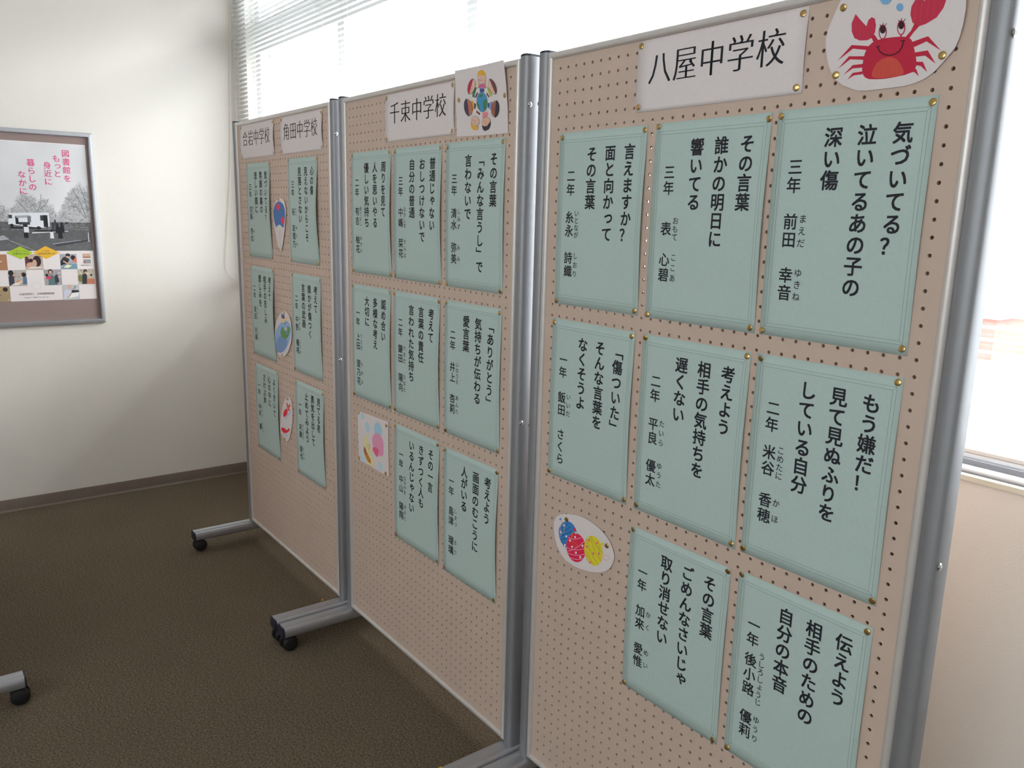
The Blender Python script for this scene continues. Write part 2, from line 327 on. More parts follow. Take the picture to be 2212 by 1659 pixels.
def make_board():
    root = empty('display_board')
    link('pegboard', PEG, root); link('pegboard', PEG, root, (0, 0.0255, 0))
    rp = rail_profile(); XI0, XI1, ZI0, ZI1 = -0.0225, 0.8495, 0.1085, 1.7805
    b = MB(); b.prism([(y, ZI1 + a) for a, y in rp], 0, XI0, XI1, mitre=lambda p: (-(p[1] - ZI1), p[1] - ZI1)); b.build('top_rail', M['rail'], root, 35)
    b = MB(); b.prism([(y, ZI0 - a) for a, y in rp], 0, XI0, XI1, mitre=lambda p: (-(ZI0 - p[1]), ZI0 - p[1])); b.build('bottom_rail', M['rail'], root, 35)
    b = MB(); b.prism([(XI0 - a, y) for a, y in rp], 2, ZI0, ZI1, mitre=lambda p: (-(XI0 - p[0]), XI0 - p[0])); b.build('side_rail', M['rail'], root, 35)
    b = MB(); b.prism([(XI1 + a, y) for a, y in rp], 2, ZI0, ZI1, mitre=lambda p: (-(p[0] - XI1), p[0] - XI1)); b.build('side_rail', M['rail'], root, 35)
    pp = post_profile()
    for xc in (-0.0515, 0.8775):
        xc += -0.0017 if xc < 0 else 0.0017
        b = MB(); b.prism([(xc + x, YM + y) for x, y in pp], 2, 0.088, 1.797); po = b.build('post', M['post'], root, 40)
        b = MB(); b.prism([(xc + x * 1.01, YM + y * 1.01) for x, y in pp], 2, 1.797, 1.8005); b.prism([(xc + x * .9, YM + y * .93) for x, y in pp], 2, 1.8005, 1.8020); b.build('post_cap', M['cap'], po)
        for sx in ((-1,) if xc < 0 else (1,)):
            for z in (1.695, 0.965):
                b = MB(); b.lathe((xc + sx * 0.0161, 0.002, z), (sx, 0, 0), [(0.0058, 0), (0.0060, 0.0012), (0.0046, 0.0026), (0.0024, 0.0030), (0.0022, 0.0016)], 16); b.build('screw', M['steel'], po, 40)
        xc -= -0.0017 if xc < 0 else 0.0017
        # foot: flat extrusion with a shallow groove on its top and rounded flanks
        fp = [(-0.0200, 0.053), (0.0200, 0.053)] + [(0.0205 + 0.0078 * math.sin(t), 0.0712 - 0.0178 * math.cos(t)) for t in np.linspace(0.15, PI - 0.15, 11)]
        fp += [(0.0180, 0.0895), (0.0105, 0.0888), (0.0090, 0.0880), (-0.0090, 0.0880), (-0.0105, 0.0888), (-0.0180, 0.0895)]
        fp += [(-0.0205 - 0.0078 * math.sin(t), 0.0712 + 0.0178 * math.cos(t)) for t in np.linspace(0.15, PI - 0.15, 11)]
        b = MB(); b.prism([(xc + x, z) for x, z in fp], 1, -0.252, 0.281); ft = b.build('foot', M['alu'], root, 35)
        for y0, y1, sg in ((-0.252, -0.2555, -1), (0.281, 0.2845, 1)):
            b = MB(); b.prism([(xc + x * 1.02, 0.0715 + (z - 0.0715) * 1.02) for x, z in fp], 1, min(y0, y1), max(y0, y1)); b.prism([(xc + x * .9, 0.0715 + (z - 0.0715) * .9) for x, z in fp], 1, min(y1, y1 + sg * .0015), max(y1, y1 + sg * .0015)); b.build('end_cap', M['cap'], ft)
        for y, rz in ((-0.236, 0.08), (0.262, -0.08)):
            c, s_ = math.cos(rz), math.sin(rz); ax = Vector((c, s_, 0)); ctr = Vector((xc, y, 0.0262)) + Vector((-s_, c, 0)) * 0.006
            b = MB()
            for sg in (-1, 1):
                b.lathe(ctr + ax * sg * 0.0140, ax * sg, [(0.0205, -0.009), (0.0255, -0.0075), (0.0262, -0.002), (0.0255, 0.004), (0.0228, 0.0085), (0.0160, 0.0108), (0.0060, 0.0116), (0.0001, 0.0117)], 26)
            b.lathe(ctr, ax, [(0.0185, -0.0055), (0.0185, 0.0055)], 20)
            b.lathe((xc, y, 0.044), (0, 0, 1), [(0.0125, -0.010), (0.0135, 0.000), (0.0105, 0.004), (0.0060, 0.0055), (0.0060, 0.012)], 18)
            b.build('caster', M['black'], ft, 40)
    return root
b1 = make_board()
BG = 'wheeled pegboard display boards standing in a line'
tag(b1, 'nearest beige pegboard on wheels, with the red crab card', 'display board', BG)
PANEL = {3: (0.0, 0.0, 0.0), 2: (-0.9882, -0.0095, 0.0), 1: (-1.9850, -0.0100, 0.0)}
b2_ = copy_tree(b1); b2_.location = (PANEL[2][0], PANEL[2][1], 0); b2_.rotation_euler = (0, 0, PANEL[2][2]); tag(b2_, 'middle beige pegboard on wheels, with the seashell card', 'display board', BG)
b3_ = copy_tree(b1); b3_.location = (PANEL[1][0], PANEL[1][1], 0); b3_.rotation_euler = (0, 0, PANEL[1][2]); tag(b3_, 'farthest beige pegboard on wheels, with the blue fan and goldfish cards', 'display board', BG)
b4_ = copy_tree(b1); b4_.location = (-1.197 - 0.8775, -1.273, 0); tag(b4_, 'display board mostly out of frame, its one grey foot alone on the open carpet', 'display board', BG)
# yellow tape round the foot of the middle board's nearer post
tp = [c for c in b2_.children if c.name.startswith('foot')][1]
b = MB(); xc = 0.8775
for y0 in (-0.212,):
    hp = [(0.0291, 0.064), (0.0291, 0.079), (0.0255, 0.0888), (0.0190, 0.0902)]
    hi = [(0.0195, 0.0893), (0.0240, 0.0880), (0.0280, 0.078), (0.0280, 0.064)]
    b.prism([(xc - x, z) for x, z in hp] + [(xc + x, z) for x, z in hp[::-1]] + [(xc + x, z) for x, z in hi[::-1]] + [(xc - x, z) for x, z in hi], 1, y0, y0 + 0.022)
tag(b.build('tape_band', M['yellow'], tp), 'yellow tape band')

def to_world(k, u, z, y=0.0):
    X, Y, a = PANEL[k]; return (X + u * math.cos(a) - y * math.sin(a), Y + u * math.sin(a) + y * math.cos(a), 1.76 + z)

# ================================================================ LETTERING
_tc = bpy.data.curves.new('type_sample', 'FONT'); _tc.size = 1.0; _tc.resolution_u = 3; _to = bpy.data.objects.new('type_sample', _tc); COL.objects.link(_to)
GL = {}
def glyph(ch, off):
    k = (ch, off)
    if k not in GL:
        _tc.body = ch; _tc.offset = off; bpy.context.view_layer.update()
        dg = bpy.context.evaluated_depsgraph_get(); m = bpy.data.meshes.new_from_object(_to.evaluated_get(dg), depsgraph=dg)
        GL[k] = ([(v.co.x, v.co.y) for v in m.vertices], [tuple(p.vertices) for p in m.polygons]); bpy.data.meshes.remove(m)
    return GL[k]
SMALL = 'っゃゅょァィゥェォッャュョ'
VERT = {'「': '\ufe41', '」': '\ufe42'}
def put(mb, ch, cx, cz, size, off, surf, wx=1.0, vertical=True):
    """one character centred on (cx, cz), its em box size; surf(x, z) gives y in front"""
    if ch in ' \u3000': return
    if vertical and ch in VERT: ch = VERT[ch]
    vs, fs = glyph(ch, 0.0 if off > 0 else off); dx = dz = 0
    if vertical and ch in SMALL: dx, dz = 0.10 * size, 0.10 * size
    for n, (ex, ez) in enumerate(((-off, -off), (off, off), (-off, off), (off, -off)) if off > 0 else ((0, 0),)):     # heavier strokes: the outline struck four times
        out = []
        for x, y in vs:
            X = cx + dx + (x - 0.5 + ex) * size * wx; Z = cz + dz + (y - 0.38 + ez) * size; out.append((X, surf(X, Z) - 0.00002 * n, Z))
        mb.add(out, fs)
def column(mb, text, x, z_top, size, pitch, off, surf, wx=1.0):
    z = z_top
    for ch in text:
        put(mb, ch, x, z, size, off, surf, wx); z -= pitch

# ---------------------------------------------------------------- sheets
def sheet(name, k, u0, z1, w, h, material, label, cat, group, bulge=(0.002, 0.005), rot=0.0, base=0.0011, dz_label=None):
    """paper pinned to board k, top left corner at (u0, z1); local frame: x right, z up from the bottom-left corner"""
    aL, aR = bulge
    def S(x, z):
        s = min(max(x / w, 0), 1); t = min(max(z / h, 0), 1); e = math.sin(PI * min(max((t - 0.03) / 0.94, 0), 1)) ** 1.3
        return -(base + e * (aL * max(0, 1 - 2 * s) ** 2 + aR * max(0, 2 * s - 1) ** 2) + 0.0006 * e)
    b = MB(); nx, nz = 12, 18; T = 0.00025
    for j in range(nz + 1):
        for i in range(nx + 1):
            x, z = w * i / nx, h * j / nz; b.v.append((x, S(x, z), z))
    for j in range(nz + 1):
        for i in range(nx + 1):
            x, z = w * i / nx, h * j / nz; b.v.append((x, S(x, z) + T, z))
    n1 = (nx + 1) * (nz + 1); q = lambda i, j: j * (nx + 1) + i
    for j in range(nz):
        for i in range(nx):
            b.f.append((q(i, j), q(i + 1, j), q(i + 1, j + 1), q(i, j + 1))); b.f.append((n1 + q(i, j), n1 + q(i, j + 1), n1 + q(i + 1, j + 1), n1 + q(i + 1, j)))
    for i in range(nx):
        b.f.append((q(i, 0), n1 + q(i, 0), n1 + q(i + 1, 0), q(i + 1, 0))); b.f.append((q(i, nz), q(i + 1, nz), n1 + q(i + 1, nz), n1 + q(i, nz)))
    for j in range(nz):
        b.f.append((q(0, j), q(0, j + 1), n1 + q(0, j + 1), n1 + q(0, j))); b.f.append((q(nx, j), n1 + q(nx, j), n1 + q(nx, j + 1), q(nx, j + 1)))
    b.c = [None] * len(b.f)
    o = b.build(name, material, None, True); o.location = to_world(k, u0, z1 - h); o.rotation_euler = (0, rot, PANEL[k][2])
    tag(o, label, cat, group)
    return o, (lambda x, z: S(x, z) - 0.00025)

# thumbtacks
def tack_mesh():
    b = MB(); b.lathe((0, 0, 0), (0, -1, 0), [(0.0050, 0.0), (0.0056, 0.0007), (0.0055, 0.0012), (0.0049, 0.0016), (0.0025, 0.0019), (0.0002, 0.0020)], 20)
    return b.mesh('thumbtack', M['brass'], 50)
TACK = tack_mesh()
def tack(k, u, z, y, label, group):
    o = bpy.data.objects.new('thumbtack', TACK); COL.objects.link(o); o.location = to_world(k, u, z, y)
    o.rotation_euler = (R.uniform(-0.22, 0.22), 0, PANEL[k][2] + R.uniform(-0.25, 0.25)); tag(o, label, 'thumbtack', group)
BOARD = {3: 'nearest board', 2: 'middle board', 1: 'farthest board'}
TG = 'brass thumbtacks holding the papers'
CN = ('top left', 'top right', 'bottom left', 'bottom right')

W4, H4 = 0.257, 0.364
def poem(k, u0, z1, rowname, colname, lines, grade, names, bulge=(0.001, 0.004), rot=0.0, first=''):
    desc = '%s %s sheet' % (rowname, colname)
    o, S = sheet('poem_sheet', k, u0, z1, W4, H4, M['green'],
                 'sage green poem sheet in the %s row, %s column of the %s' % (rowname, colname, BOARD[k]), 'poem sheet', 'sage green poem sheets on the boards', bulge, rot)
    # double border with mitre ticks
    b = MB(); lw = 0.00042
    def ln(x0, z0, x1, z1_):
        n = 10; d = Vector((x1 - x0, z1_ - z0)).normalized(); nx_, nz_ = -d.y * lw / 2, d.x * lw / 2; vs = []
        for i in range(n + 1):
            x, z = x0 + (x1 - x0) * i / n, z0 + (z1_ - z0) * i / n
            vs += [(x + nx_, S(x, z), z + nz_), (x - nx_, S(x, z), z - nz_)]
        b.add(vs, [(2 * i, 2 * i + 1, 2 * i + 3, 2 * i + 2) for i in range(n)])
    A = (0.0085, 0.0150); B = (0.0140, 0.0205)
    for q in (A, B):
        x0, x1, z0, zt = q[0], W4 - q[0], q[1], H4 - q[1]
        ln(x0, z0, x1, z0); ln(x1, z0, x1, zt); ln(x1, zt, x0, zt); ln(x0, zt, x0, z0)
    for sx in (0, 1):
        for sz in (0, 1):
            f = lambda q: ((W4 - q[0]) if sx else q[0], (H4 - q[1]) if sz else q[1]); ln(*f(A), *f(B))
    b.build('border_line', M['line'], o)
    top = H4 - 0.047
    for i, t in enumerate(lines):
        b = MB(); column(b, t, 0.2125 - 0.0545 * i, top, 0.0315, 0.0321, 0.020, S); b.build('verse_line', M['ink'], o)
    # grade and name column with furigana
    x = 0.0415; z = H4 - 0.089; p = 0.0287
    b = MB()
    for ch in grade: put(b, ch, x, z, 0.0268, 0.015, S); z -= p
    b.build('grade_lettering', M['ink'], o)
    z -= p * (names[2] if len(names) > 2 else 1.0)
    for si, (kanji, kana) in enumerate(names[:2]):
        zs = z; b = MB(); fb = MB()
        for ch in kanji: put(b, ch, x, z, 0.0268, 0.015, S); z -= p
        b.build('name_lettering', M['ink'], o)
        n = len(kana)
        if n:
            span = p * len(kanji); kp = span / n if n > len(kanji) else p
            if n > len(kanji): kp = max(span / n, 0.0150)
            zc = zs - p * (len(kanji) - 1) / 2; zz = zc + kp * (n - 1) / 2
            for ch in kana: put(fb, ch, x + 0.0225, zz, 0.0148, 0.006, S); zz -= kp
            fb.build('reading_lettering', M['ink'], o)
        z -= p
    for i, (tx, tz) in enumerate(((0.0065, H4 - 0.0075), (W4 - 0.0075, H4 - 0.0085), (0.0065, 0.0075), (W4 - 0.0075, 0.0085))):
        tx += R.uniform(-.002, .002); tz += R.uniform(-.002, .002)
        tack(k, u0 + tx, z1 - H4 + tz, S(tx, tz) + 0.0001, 'brass thumbtack, %s corner of %s-row %s sheet, %s' % (CN[i], rowname, colname, BOARD[k]), TG)
POEMS = [
 (3, .554, -.132, 'top', 'right', ('気づいてる？', '泣いてるあの子の', '深い傷'), '三年', (('前田', 'まえだ'), ('幸音', 'ゆきね')), (.001, .003)),
 (3, .286, -.133, 'top', 'middle', ('その言葉', '誰かの明日に', '響いてる'), '三年', (('表', 'おもて'), ('心碧', 'ここあ'), 1.6), (.001, .005)),
 (3, .008, -.133, 'top', 'left', ('言えますか？', '面と向かって', 'その言葉'), '二年', (('糸永', 'いとなが'), ('詩織', 'しおり')), (.001, .005)),
 (3, .554, -.529, 'middle', 'right', ('もう嫌だ！', '見て見ぬふりを', 'している自分'), '二年', (('米谷', 'こめたに'), ('香穂', 'かほ'), 0.7), (.001, .003)),
 (3, .284, -.530, 'middle', 'middle', ('考えよう', '相手の気持ちを', '遅くない'), '二年', (('平良', 'たいら'), ('優太', 'ゆうた')), (.001, .004)),
 (3, .005, -.530, 'middle', 'left', ('「傷ついた」', 'そんな言葉を', 'なくそうよ'), '一年', (('飯田', 'いいだ'), ('さくら', '')), (.001, .004)),
 (3, .555, -.929, 'bottom', 'right', ('伝えよう', '相手のための', '自分の本音'), '一年', (('後小路', 'うしろしょうじ'), ('優莉', 'ゆうり'), 0.4), (.001, .003)),
 (3, .280, -.933, 'bottom', 'middle', ('その言葉', 'ごめんなさいじゃ', '取り消せない'), '一年', (('加來', 'かく'), ('愛惟', 'めい')), (.001, .003)),
 (2, .555, -.130, 'top', 'right', ('その言葉', '「みんな言うし」で', '言わないで'), '三年', (('清水', 'しみず'), ('弥美', 'みみ')), (.001, .003)),
 (2, .278, -.130, 'top', 'middle', ('普通じゃない', 'おしつけないで', '自分の普通'), '三年', (('中嶋', 'なかしま'), ('栞花', 'かんな')), (.001, .005)),
 (2, .006, -.130, 'top', 'left', ('周りを見て', '人を思いやる', '優しい気持ち'), '二年', (('有吉', 'ありよし'), ('柚花', 'ゆずか')), (.001, .006)),
 (2, .555, -.530, 'middle', 'right', ('「ありがとう」', '気持ちが伝わる', '愛言葉'), '二年', (('井上', 'いのうえ'), ('杏莉', 'あんり')), (.001, .003)),
 (2, .274, -.530, 'middle', 'middle', ('考えて', '言葉の責任', '言われた気持ち'), '二年', (('鎌田', 'かまだ'), ('陽向', 'ひなた'), 0.7), (.001, .005)),
 (2, .000, -.531, 'middle', 'left', ('認め合い', '多様な考え', '大切に'), '一年', (('上田', 'うえだ'), ('望乃花', 'ののは'), 0.7), (.001, .005)),
 (2, .555, -.935, 'bottom', 'right', ('考えよう', '画面のむこうに', '人がいる'), '一年', (('島津', 'しまづ'), ('瑠璃', 'るり')), (.001, .006)),
 (2, .275, -.930, 'bottom', 'middle', ('その一言', 'きずつく人も', 'いるんじゃない'), '一年', (('中山', 'なかやま'), ('陽翔', 'はると'), 0.7), (.001, .005)),
 (1, .496, -.127, 'top', 'right', ('心の傷', '見えないからこそ', '見落とさない'), '三年', (('谷', 'たに'), ('友理乃', 'ゆりの'), 1.3), (.001, .009)),
 (1, .063, -.130, 'top', 'left', ('気づいてる？', '笑顔の裏の', '悲しい顔に'), '三年', (('加藤', 'かとう'), ('杏虹', 'あこ')), (.001, .006)),
 (1, .501, -.531, 'middle', 'right', ('考えて', '誰かが傷つく', '言葉の武器'), '二年', (('中野', 'なかの'), ('楓椛', 'ふうか'), 0.7), (.001, .004)),
 (1, .066, -.530, 'middle', 'left', ('考えて', '相手の苦しみ', '悲しみを'), '二年', (('坂田', 'さかた'), ('光嗣', 'こうじ')), (.001, .008)),
 (1, .504, -.930, 'bottom', 'right', ('見てる君', '勇気を出して', '止めてみよう'), '一年', (('末廣', 'すえひろ'), ('朋也', 'ともや')), (.001, .005)),
 (1, .075, -.932, 'bottom', 'left', ('よくきいて', '心の中に', 'さけぶ声'), '一年', (('中井', 'なかい'), ('馨', 'かおり'), 1.2), (.001, .005)),
]
for a in POEMS: poem(*a)

def header(k, u0, z1, text, label, short, bulge=(.001, .002), rot=0.0):
    w, h = 0.364, 0.1285
    o, S = sheet('school_name_sign', k, u0, z1, w, h, M['white_paper'], label, 'paper sign', 'white paper signs naming the schools', bulge, rot)
    for i, ch in enumerate(text):
        b = MB()
        for e in (-0.0011, -0.0004, 0.0004, 0.0011): put(b, ch, w / 2 - 0.003 + (i - 2) * 0.0605 + e, h / 2 + 0.012, 0.063, -0.013, S, 0.92, False)
        b.build('character', M['ink'], o)
    for i, (tx, tz) in enumerate(((0.0075, h - 0.0085), (w - 0.0095, h - 0.0095), (0.007, 0.010), (w - 0.0105, 0.0095))):
        tack(k, u0 + tx, z1 - h + tz, S(tx, tz) + 0.0001, 'brass thumbtack, %s corner of school name sign, %s' % (CN[i], short), TG)
header(3, .230, .0195, '八屋中学校', 'large white sign with a five-character school name beside the crab card', 'nearest board', rot=0.0)
header(2, .229, .0180, '千束中学校', 'white school name sign beside the card of children round a globe', 'middle board')
header(1, .437, .0185, '角田中学校', 'white school name sign on the right of the farthest board', 'farthest board right-hand', (.001, .004))
header(1, .0105, .0190, '合岩中学校', 'white school name sign on the left of the farthest board', 'farthest board left-hand', (.001, .004))
ART={
'crab':((200, 195, 205),[(630.9,-34.6),(631.7,-45.9),(634,-58.4),(637.8,-71.9),(643.8,-84.1),(652.2,-95.2),(662.7,-103.6),(675.3,-109.4),(684.7,-113.2),(691,-115.1),(703.8,-116.1),(722.8,-116.2),(741.5,-116.1),(759.7,-115.8),(775.6,-113.4),(789.1,-109),(800.8,-101.6),(810.8,-91.4),(819,-82.4),(825.5,-74.6),(830.2,-62.5),(833.3,-46.2),(834.6,-29.2),(833.9,-11.6),(830.9,5.9),(825.7,23.4),(815.1,39.3),(799,53.8),(780.1,65.2),(758.2,73.4),(735.2,77.2),(710.8,76.4),(691.3,69.6),(676.8,56.8),(663.5,39),(651.4,16),(641.6,-3.8),(634.2,-20.5)],[
('p',(185,32,62),[(706.9,-50.6),(712.2,-48.8),(719.4,-47.8),(728.2,-47.6),(737.5,-47.9),(747.1,-48.6),(754.9,-49.9),(760.7,-51.9),(764.8,-55.3),(767,-60.4),(769.7,-67.4),(772.7,-76.3),(774.5,-84.1),(775.1,-90.6),(773.4,-95.5),(769.4,-98.6),(759.9,-100.9),(744.7,-102.2),(732.6,-102.8),(723.7,-102.5),(714.9,-101.7),(706.3,-100.6),(700,-97.8),(696.1,-93.3),(694.1,-87.5),(694.1,-80.2),(694.7,-72.6),(696.1,-64.6),(698.7,-58.3),(702.4,-53.7)]),
('p',(200,75,65),[(710,-96.4),(710.1,-91.4),(712.4,-85.8),(716.9,-79.5),(723,-75.5),(730.7,-73.9),(737.6,-74.4),(743.6,-76.9),(749,-81.5),(753.8,-88.1),(756.9,-93.4),(758.2,-97.4),(756.7,-99.9),(752.5,-100.9),(743.7,-101.5),(730,-101.7),(719.9,-101),(713.3,-99.6)]),
('p',(190,45,75),[(677.2,-7.4),(685.4,-16.7),(695.7,-27),(697.8,-19.2),(702.6,-15.9),(707.8,-18.7),(710.4,-28),(709.7,-36.9),(706.6,-43.7),(698.8,-46.4),(686.5,-44.9),(677.9,-40.3),(673,-30.6),(671.8,-19.4)]),
('p',(185,32,62),[(703.5,-41.5),(709.4,-40.4),(716,-49.2),(709.2,-51.5)]),
('p',(190,45,75),[(772.3,2),(778,-7.9),(785.7,0.4),(792.3,9.7),(799.1,17.3),(806.3,11.1),(808.5,-9.5),(805.4,-20.9),(797.1,-31.8),(783,-37.8),(772,-39.4),(764,-32.9),(760,-22),(760.6,-11.6),(766.4,-2)]),
('p',(185,32,62),[(766.9,-34.6),(774.2,-39),(766,-47),(760.9,-53.7),(755.5,-50.7),(762.9,-43.2)]),
('p',(185,32,62),[(702.5,-54.9),(674.4,-49.4),(652.8,-68.7),(676.9,-54.8),(700.8,-60.1)]),
('p',(185,32,62),[(696.4,-67.8),(671.5,-64.6),(654.8,-80.1),(673.9,-69.1),(695.8,-72.8)]),
('p',(185,32,62),[(695.2,-78.1),(678.7,-77.8),(664,-90.2),(679.1,-82.4),(694.5,-83.2)]),
('p',(185,32,62),[(695,-88.5),(679.6,-88.9),(671.5,-97.3),(681.9,-92.4),(695.3,-92.5)]),
('p',(185,32,62),[(765.9,-58.3),(787.9,-54.1),(807.7,-75.4),(786.5,-60.5),(769.3,-65.6)]),
('p',(185,32,62),[(771.8,-72.8),(789.3,-72.5),(801.8,-91.1),(786.2,-78.8),(773.2,-78.6)]),
('p',(185,32,62),[(774.6,-85.2),(784,-86.6),(791.3,-100.9),(781.7,-91.9),(775,-89.9)]),
('p',(185,32,62),[(768.8,-94.2),(775.4,-94.8),(780,-104.7),(772.9,-98.5),(767.3,-98.6)]),
('l',(205,75,100),0.5,[(767.5,-3.9),(766,-34)]),
('l',(205,75,100),0.5,[(775.9,-3.7),(774.8,-32)]),
('l',(205,75,100),0.5,[(784.1,-3.4),(783.5,-29.9)]),
('l',(205,75,100),0.5,[(792.3,-3.2),(792.1,-27.9)]),
('l',(205,75,100),0.4,[(678.1,-20.2),(682.1,-41.7)]),
('l',(205,75,100),0.4,[(684.5,-24.4),(688.3,-42.4)]),
('l',(205,75,100),0.4,[(691,-28.4),(694.5,-43.1)]),
('l',(205,75,100),0.4,[(697.3,-32.5),(700.6,-43.9)]),
('p',(185,32,62),[(727.7,-39.4),(727.6,-42.4),(726.9,-45.1),(725.8,-47.2),(724.2,-48.4),(722.3,-48.7),(720.4,-48),(718.5,-46.4),(717,-44),(715.9,-41.1),(715.4,-37.9),(715.4,-34.8),(716.1,-32.1),(717.3,-30.1),(718.9,-28.8),(720.8,-28.6),(722.7,-29.3),(724.5,-31),(726.1,-33.4),(727.1,-36.3)]),
('p',(205,200,205),[(726.1,-39.6),(726.1,-42.1),(725.6,-44.3),(724.7,-46),(723.6,-47),(722.2,-47.3),(720.7,-46.7),(719.4,-45.4),(718.2,-43.4),(717.4,-41),(717,-38.5),(717,-35.9),(717.5,-33.7),(718.4,-32),(719.6,-31),(720.9,-30.8),(722.4,-31.3),(723.7,-32.7),(724.9,-34.6),(725.7,-37)]),
('p',(50,25,40),[(726,-36),(725.9,-37.6),(725.4,-39),(724.5,-40.1),(723.3,-40.7),(721.9,-40.8),(720.5,-40.4),(719.1,-39.5),(718,-38.2),(717.3,-36.6),(716.9,-34.9),(717,-33.2),(717.5,-31.8),(718.5,-30.8),(719.7,-30.1),(721.1,-30.1),(722.5,-30.5),(723.8,-31.4),(724.9,-32.7),(725.7,-34.3)]),
('l',(50,25,40),0.9,[(718.6,-31.2),(716.4,-27.7)]),
('l',(50,25,40),0.9,[(721,-31.1),(721,-26.1)]),
('l',(50,25,40),0.9,[(723.4,-31.8),(726.6,-27.9)]),
('l',(185,32,62),2.2,[(722.2,-47.6),(722.6,-52.1)]),
('p',(185,32,62),[(754.5,-37.8),(754.5,-40.9),(753.8,-43.5),(752.7,-45.5),(751.1,-46.8),(749.3,-47),(747.4,-46.3),(745.7,-44.7),(744.2,-42.4),(743.1,-39.5),(742.6,-36.4),(742.6,-33.4),(743.3,-30.7),(744.5,-28.7),(746,-27.5),(747.8,-27.2),(749.7,-27.9),(751.5,-29.6),(753,-31.9),(754,-34.8)]),
('p',(205,200,205),[(753,-38),(753,-40.5),(752.5,-42.7),(751.7,-44.4),(750.6,-45.4),(749.2,-45.6),(747.8,-45.1),(746.5,-43.8),(745.4,-41.8),(744.6,-39.5),(744.2,-36.9),(744.2,-34.5),(744.6,-32.3),(745.5,-30.6),(746.7,-29.6),(748,-29.4),(749.4,-29.9),(750.7,-31.2),(751.8,-33.1),(752.6,-35.5)]),
('p',(50,25,40),[(753,-34.5),(752.9,-36.1),(752.3,-37.5),(751.5,-38.6),(750.3,-39.2),(748.9,-39.3),(747.5,-38.9),(746.2,-37.9),(745.2,-36.7),(744.4,-35.1),(744.1,-33.4),(744.2,-31.8),(744.7,-30.4),(745.6,-29.4),(746.8,-28.8),(748.1,-28.7),(749.5,-29.1),(750.8,-30),(751.9,-31.3),(752.6,-32.9)]),
('l',(50,25,40),0.9,[(745.7,-29.8),(743.6,-26.3)]),
('l',(50,25,40),0.9,[(748,-29.7),(748,-24.8)]),
('l',(50,25,40),0.9,[(750.4,-30.3),(753.5,-26.5)]),
('l',(185,32,62),2.2,[(749.2,-46),(749.6,-50.4)]),
('l',(75,15,35),1.6,[(715.6,-57.2),(718.5,-63.3),(724.8,-68.6),(733.5,-71.6),(741.8,-71.3),(748.1,-68.5),(752.3,-62.9),(753.6,-56.1)]),
('l',(75,15,35),1.4,[(713.7,-58.1),(719.6,-56.9)]),
('l',(75,15,35),1.4,[(749.4,-54.9),(756.2,-55)]),
('p',(115,165,210),[(731.1,4.4),(730.9,1.9),(729.8,-0.2),(727.9,-1.7),(725.5,-2.6),(722.8,-2.6),(720,-1.8),(717.5,-0.3),(715.3,1.9),(713.9,4.3),(713.3,7),(713.6,9.5),(714.7,11.6),(716.5,13.1),(718.9,13.9),(721.7,13.9),(724.5,13.1),(727,11.6),(729.1,9.5),(730.5,7)]),
('p',(115,165,210),[(713.7,9),(719.2,29.6),(730.6,6.6)]),
('p',(115,165,210),[(749.1,-10.4),(749,-12),(748.4,-13.3),(747.3,-14.3),(746,-14.8),(744.4,-14.9),(742.9,-14.4),(741.4,-13.5),(740.2,-12.2),(739.4,-10.7),(739,-9.1),(739.2,-7.5),(739.8,-6.2),(740.8,-5.2),(742.2,-4.6),(743.7,-4.6),(745.3,-5.1),(746.7,-6),(747.9,-7.3),(748.7,-8.8)]),
('l',(140,185,220),0.7,[(717.4,13.8),(717.3,0.5)]),
('l',(140,185,220),0.7,[(722.2,14.9),(722.3,-1.1)]),
('l',(140,185,220),0.7,[(726.7,12.5),(726.7,0.1)]),
('l',(215,110,75),0.35,[(712.8,-97.3),(717.3,-79)]),
('l',(215,110,75),0.35,[(721.8,-97.3),(725.2,-78.4)]),
('l',(215,110,75),0.35,[(730.7,-97.4),(733,-77.7)]),
('l',(215,110,75),0.35,[(739.4,-97.4),(740.9,-79.9)]),
('l',(215,110,75),0.35,[(748.1,-97.5),(748.8,-82.1)]),
]),
'eggs':((165, 150, 155),[(36,-1003.6),(43.7,-990.5),(55.5,-980.8),(71.4,-974.3),(90.4,-968.7),(112.4,-963.9),(135.1,-962.3),(158.6,-963.7),(181.2,-968.4),(203,-976.3),(219.7,-987.2),(231.5,-1001.3),(237.4,-1013.6),(237.7,-1024.2),(233.9,-1036.4),(226,-1050.2),(211.9,-1062.2),(191.2,-1072.4),(165.2,-1080.4),(133.4,-1085.9),(106.2,-1087.3),(83.8,-1084.1),(65.6,-1075.5),(51.6,-1061.2),(41.5,-1043),(35.2,-1021.1)],[
('p',(42,98,150),[(72.5,-992.6),(80.4,-989),(87.9,-987.2),(95.2,-987.1),(101.6,-988.7),(107,-992),(111.5,-995.9),(115.1,-1000.2),(118,-1004.8),(120.3,-1009.6),(117.8,-1017),(110.6,-1027),(101.4,-1037.5),(90.1,-1048.6),(80.2,-1052.9),(71.9,-1050.1),(65.2,-1046),(60.1,-1040.6),(56.5,-1034.2),(54.6,-1026.7),(54.5,-1019.4),(56.3,-1012.1),(60,-1004.9),(65.7,-997.9)]),
('l',(28,70,122),2.2,[(55.5,-1015.7),(69.3,-1007.2),(87.2,-991.9)]),
('l',(28,70,122),2.2,[(57.6,-1024),(74.5,-1014),(93.6,-998.6)]),
('l',(28,70,122),2.2,[(59.8,-1032.4),(79.6,-1020.8),(100,-1005.4)]),
('l',(28,70,122),2.2,[(61.9,-1040.7),(84.7,-1027.5),(106.4,-1012.1)]),
('l',(28,70,122),2.2,[(72,-1052),(81.1,-1045.9),(86.1,-1039.4)]),
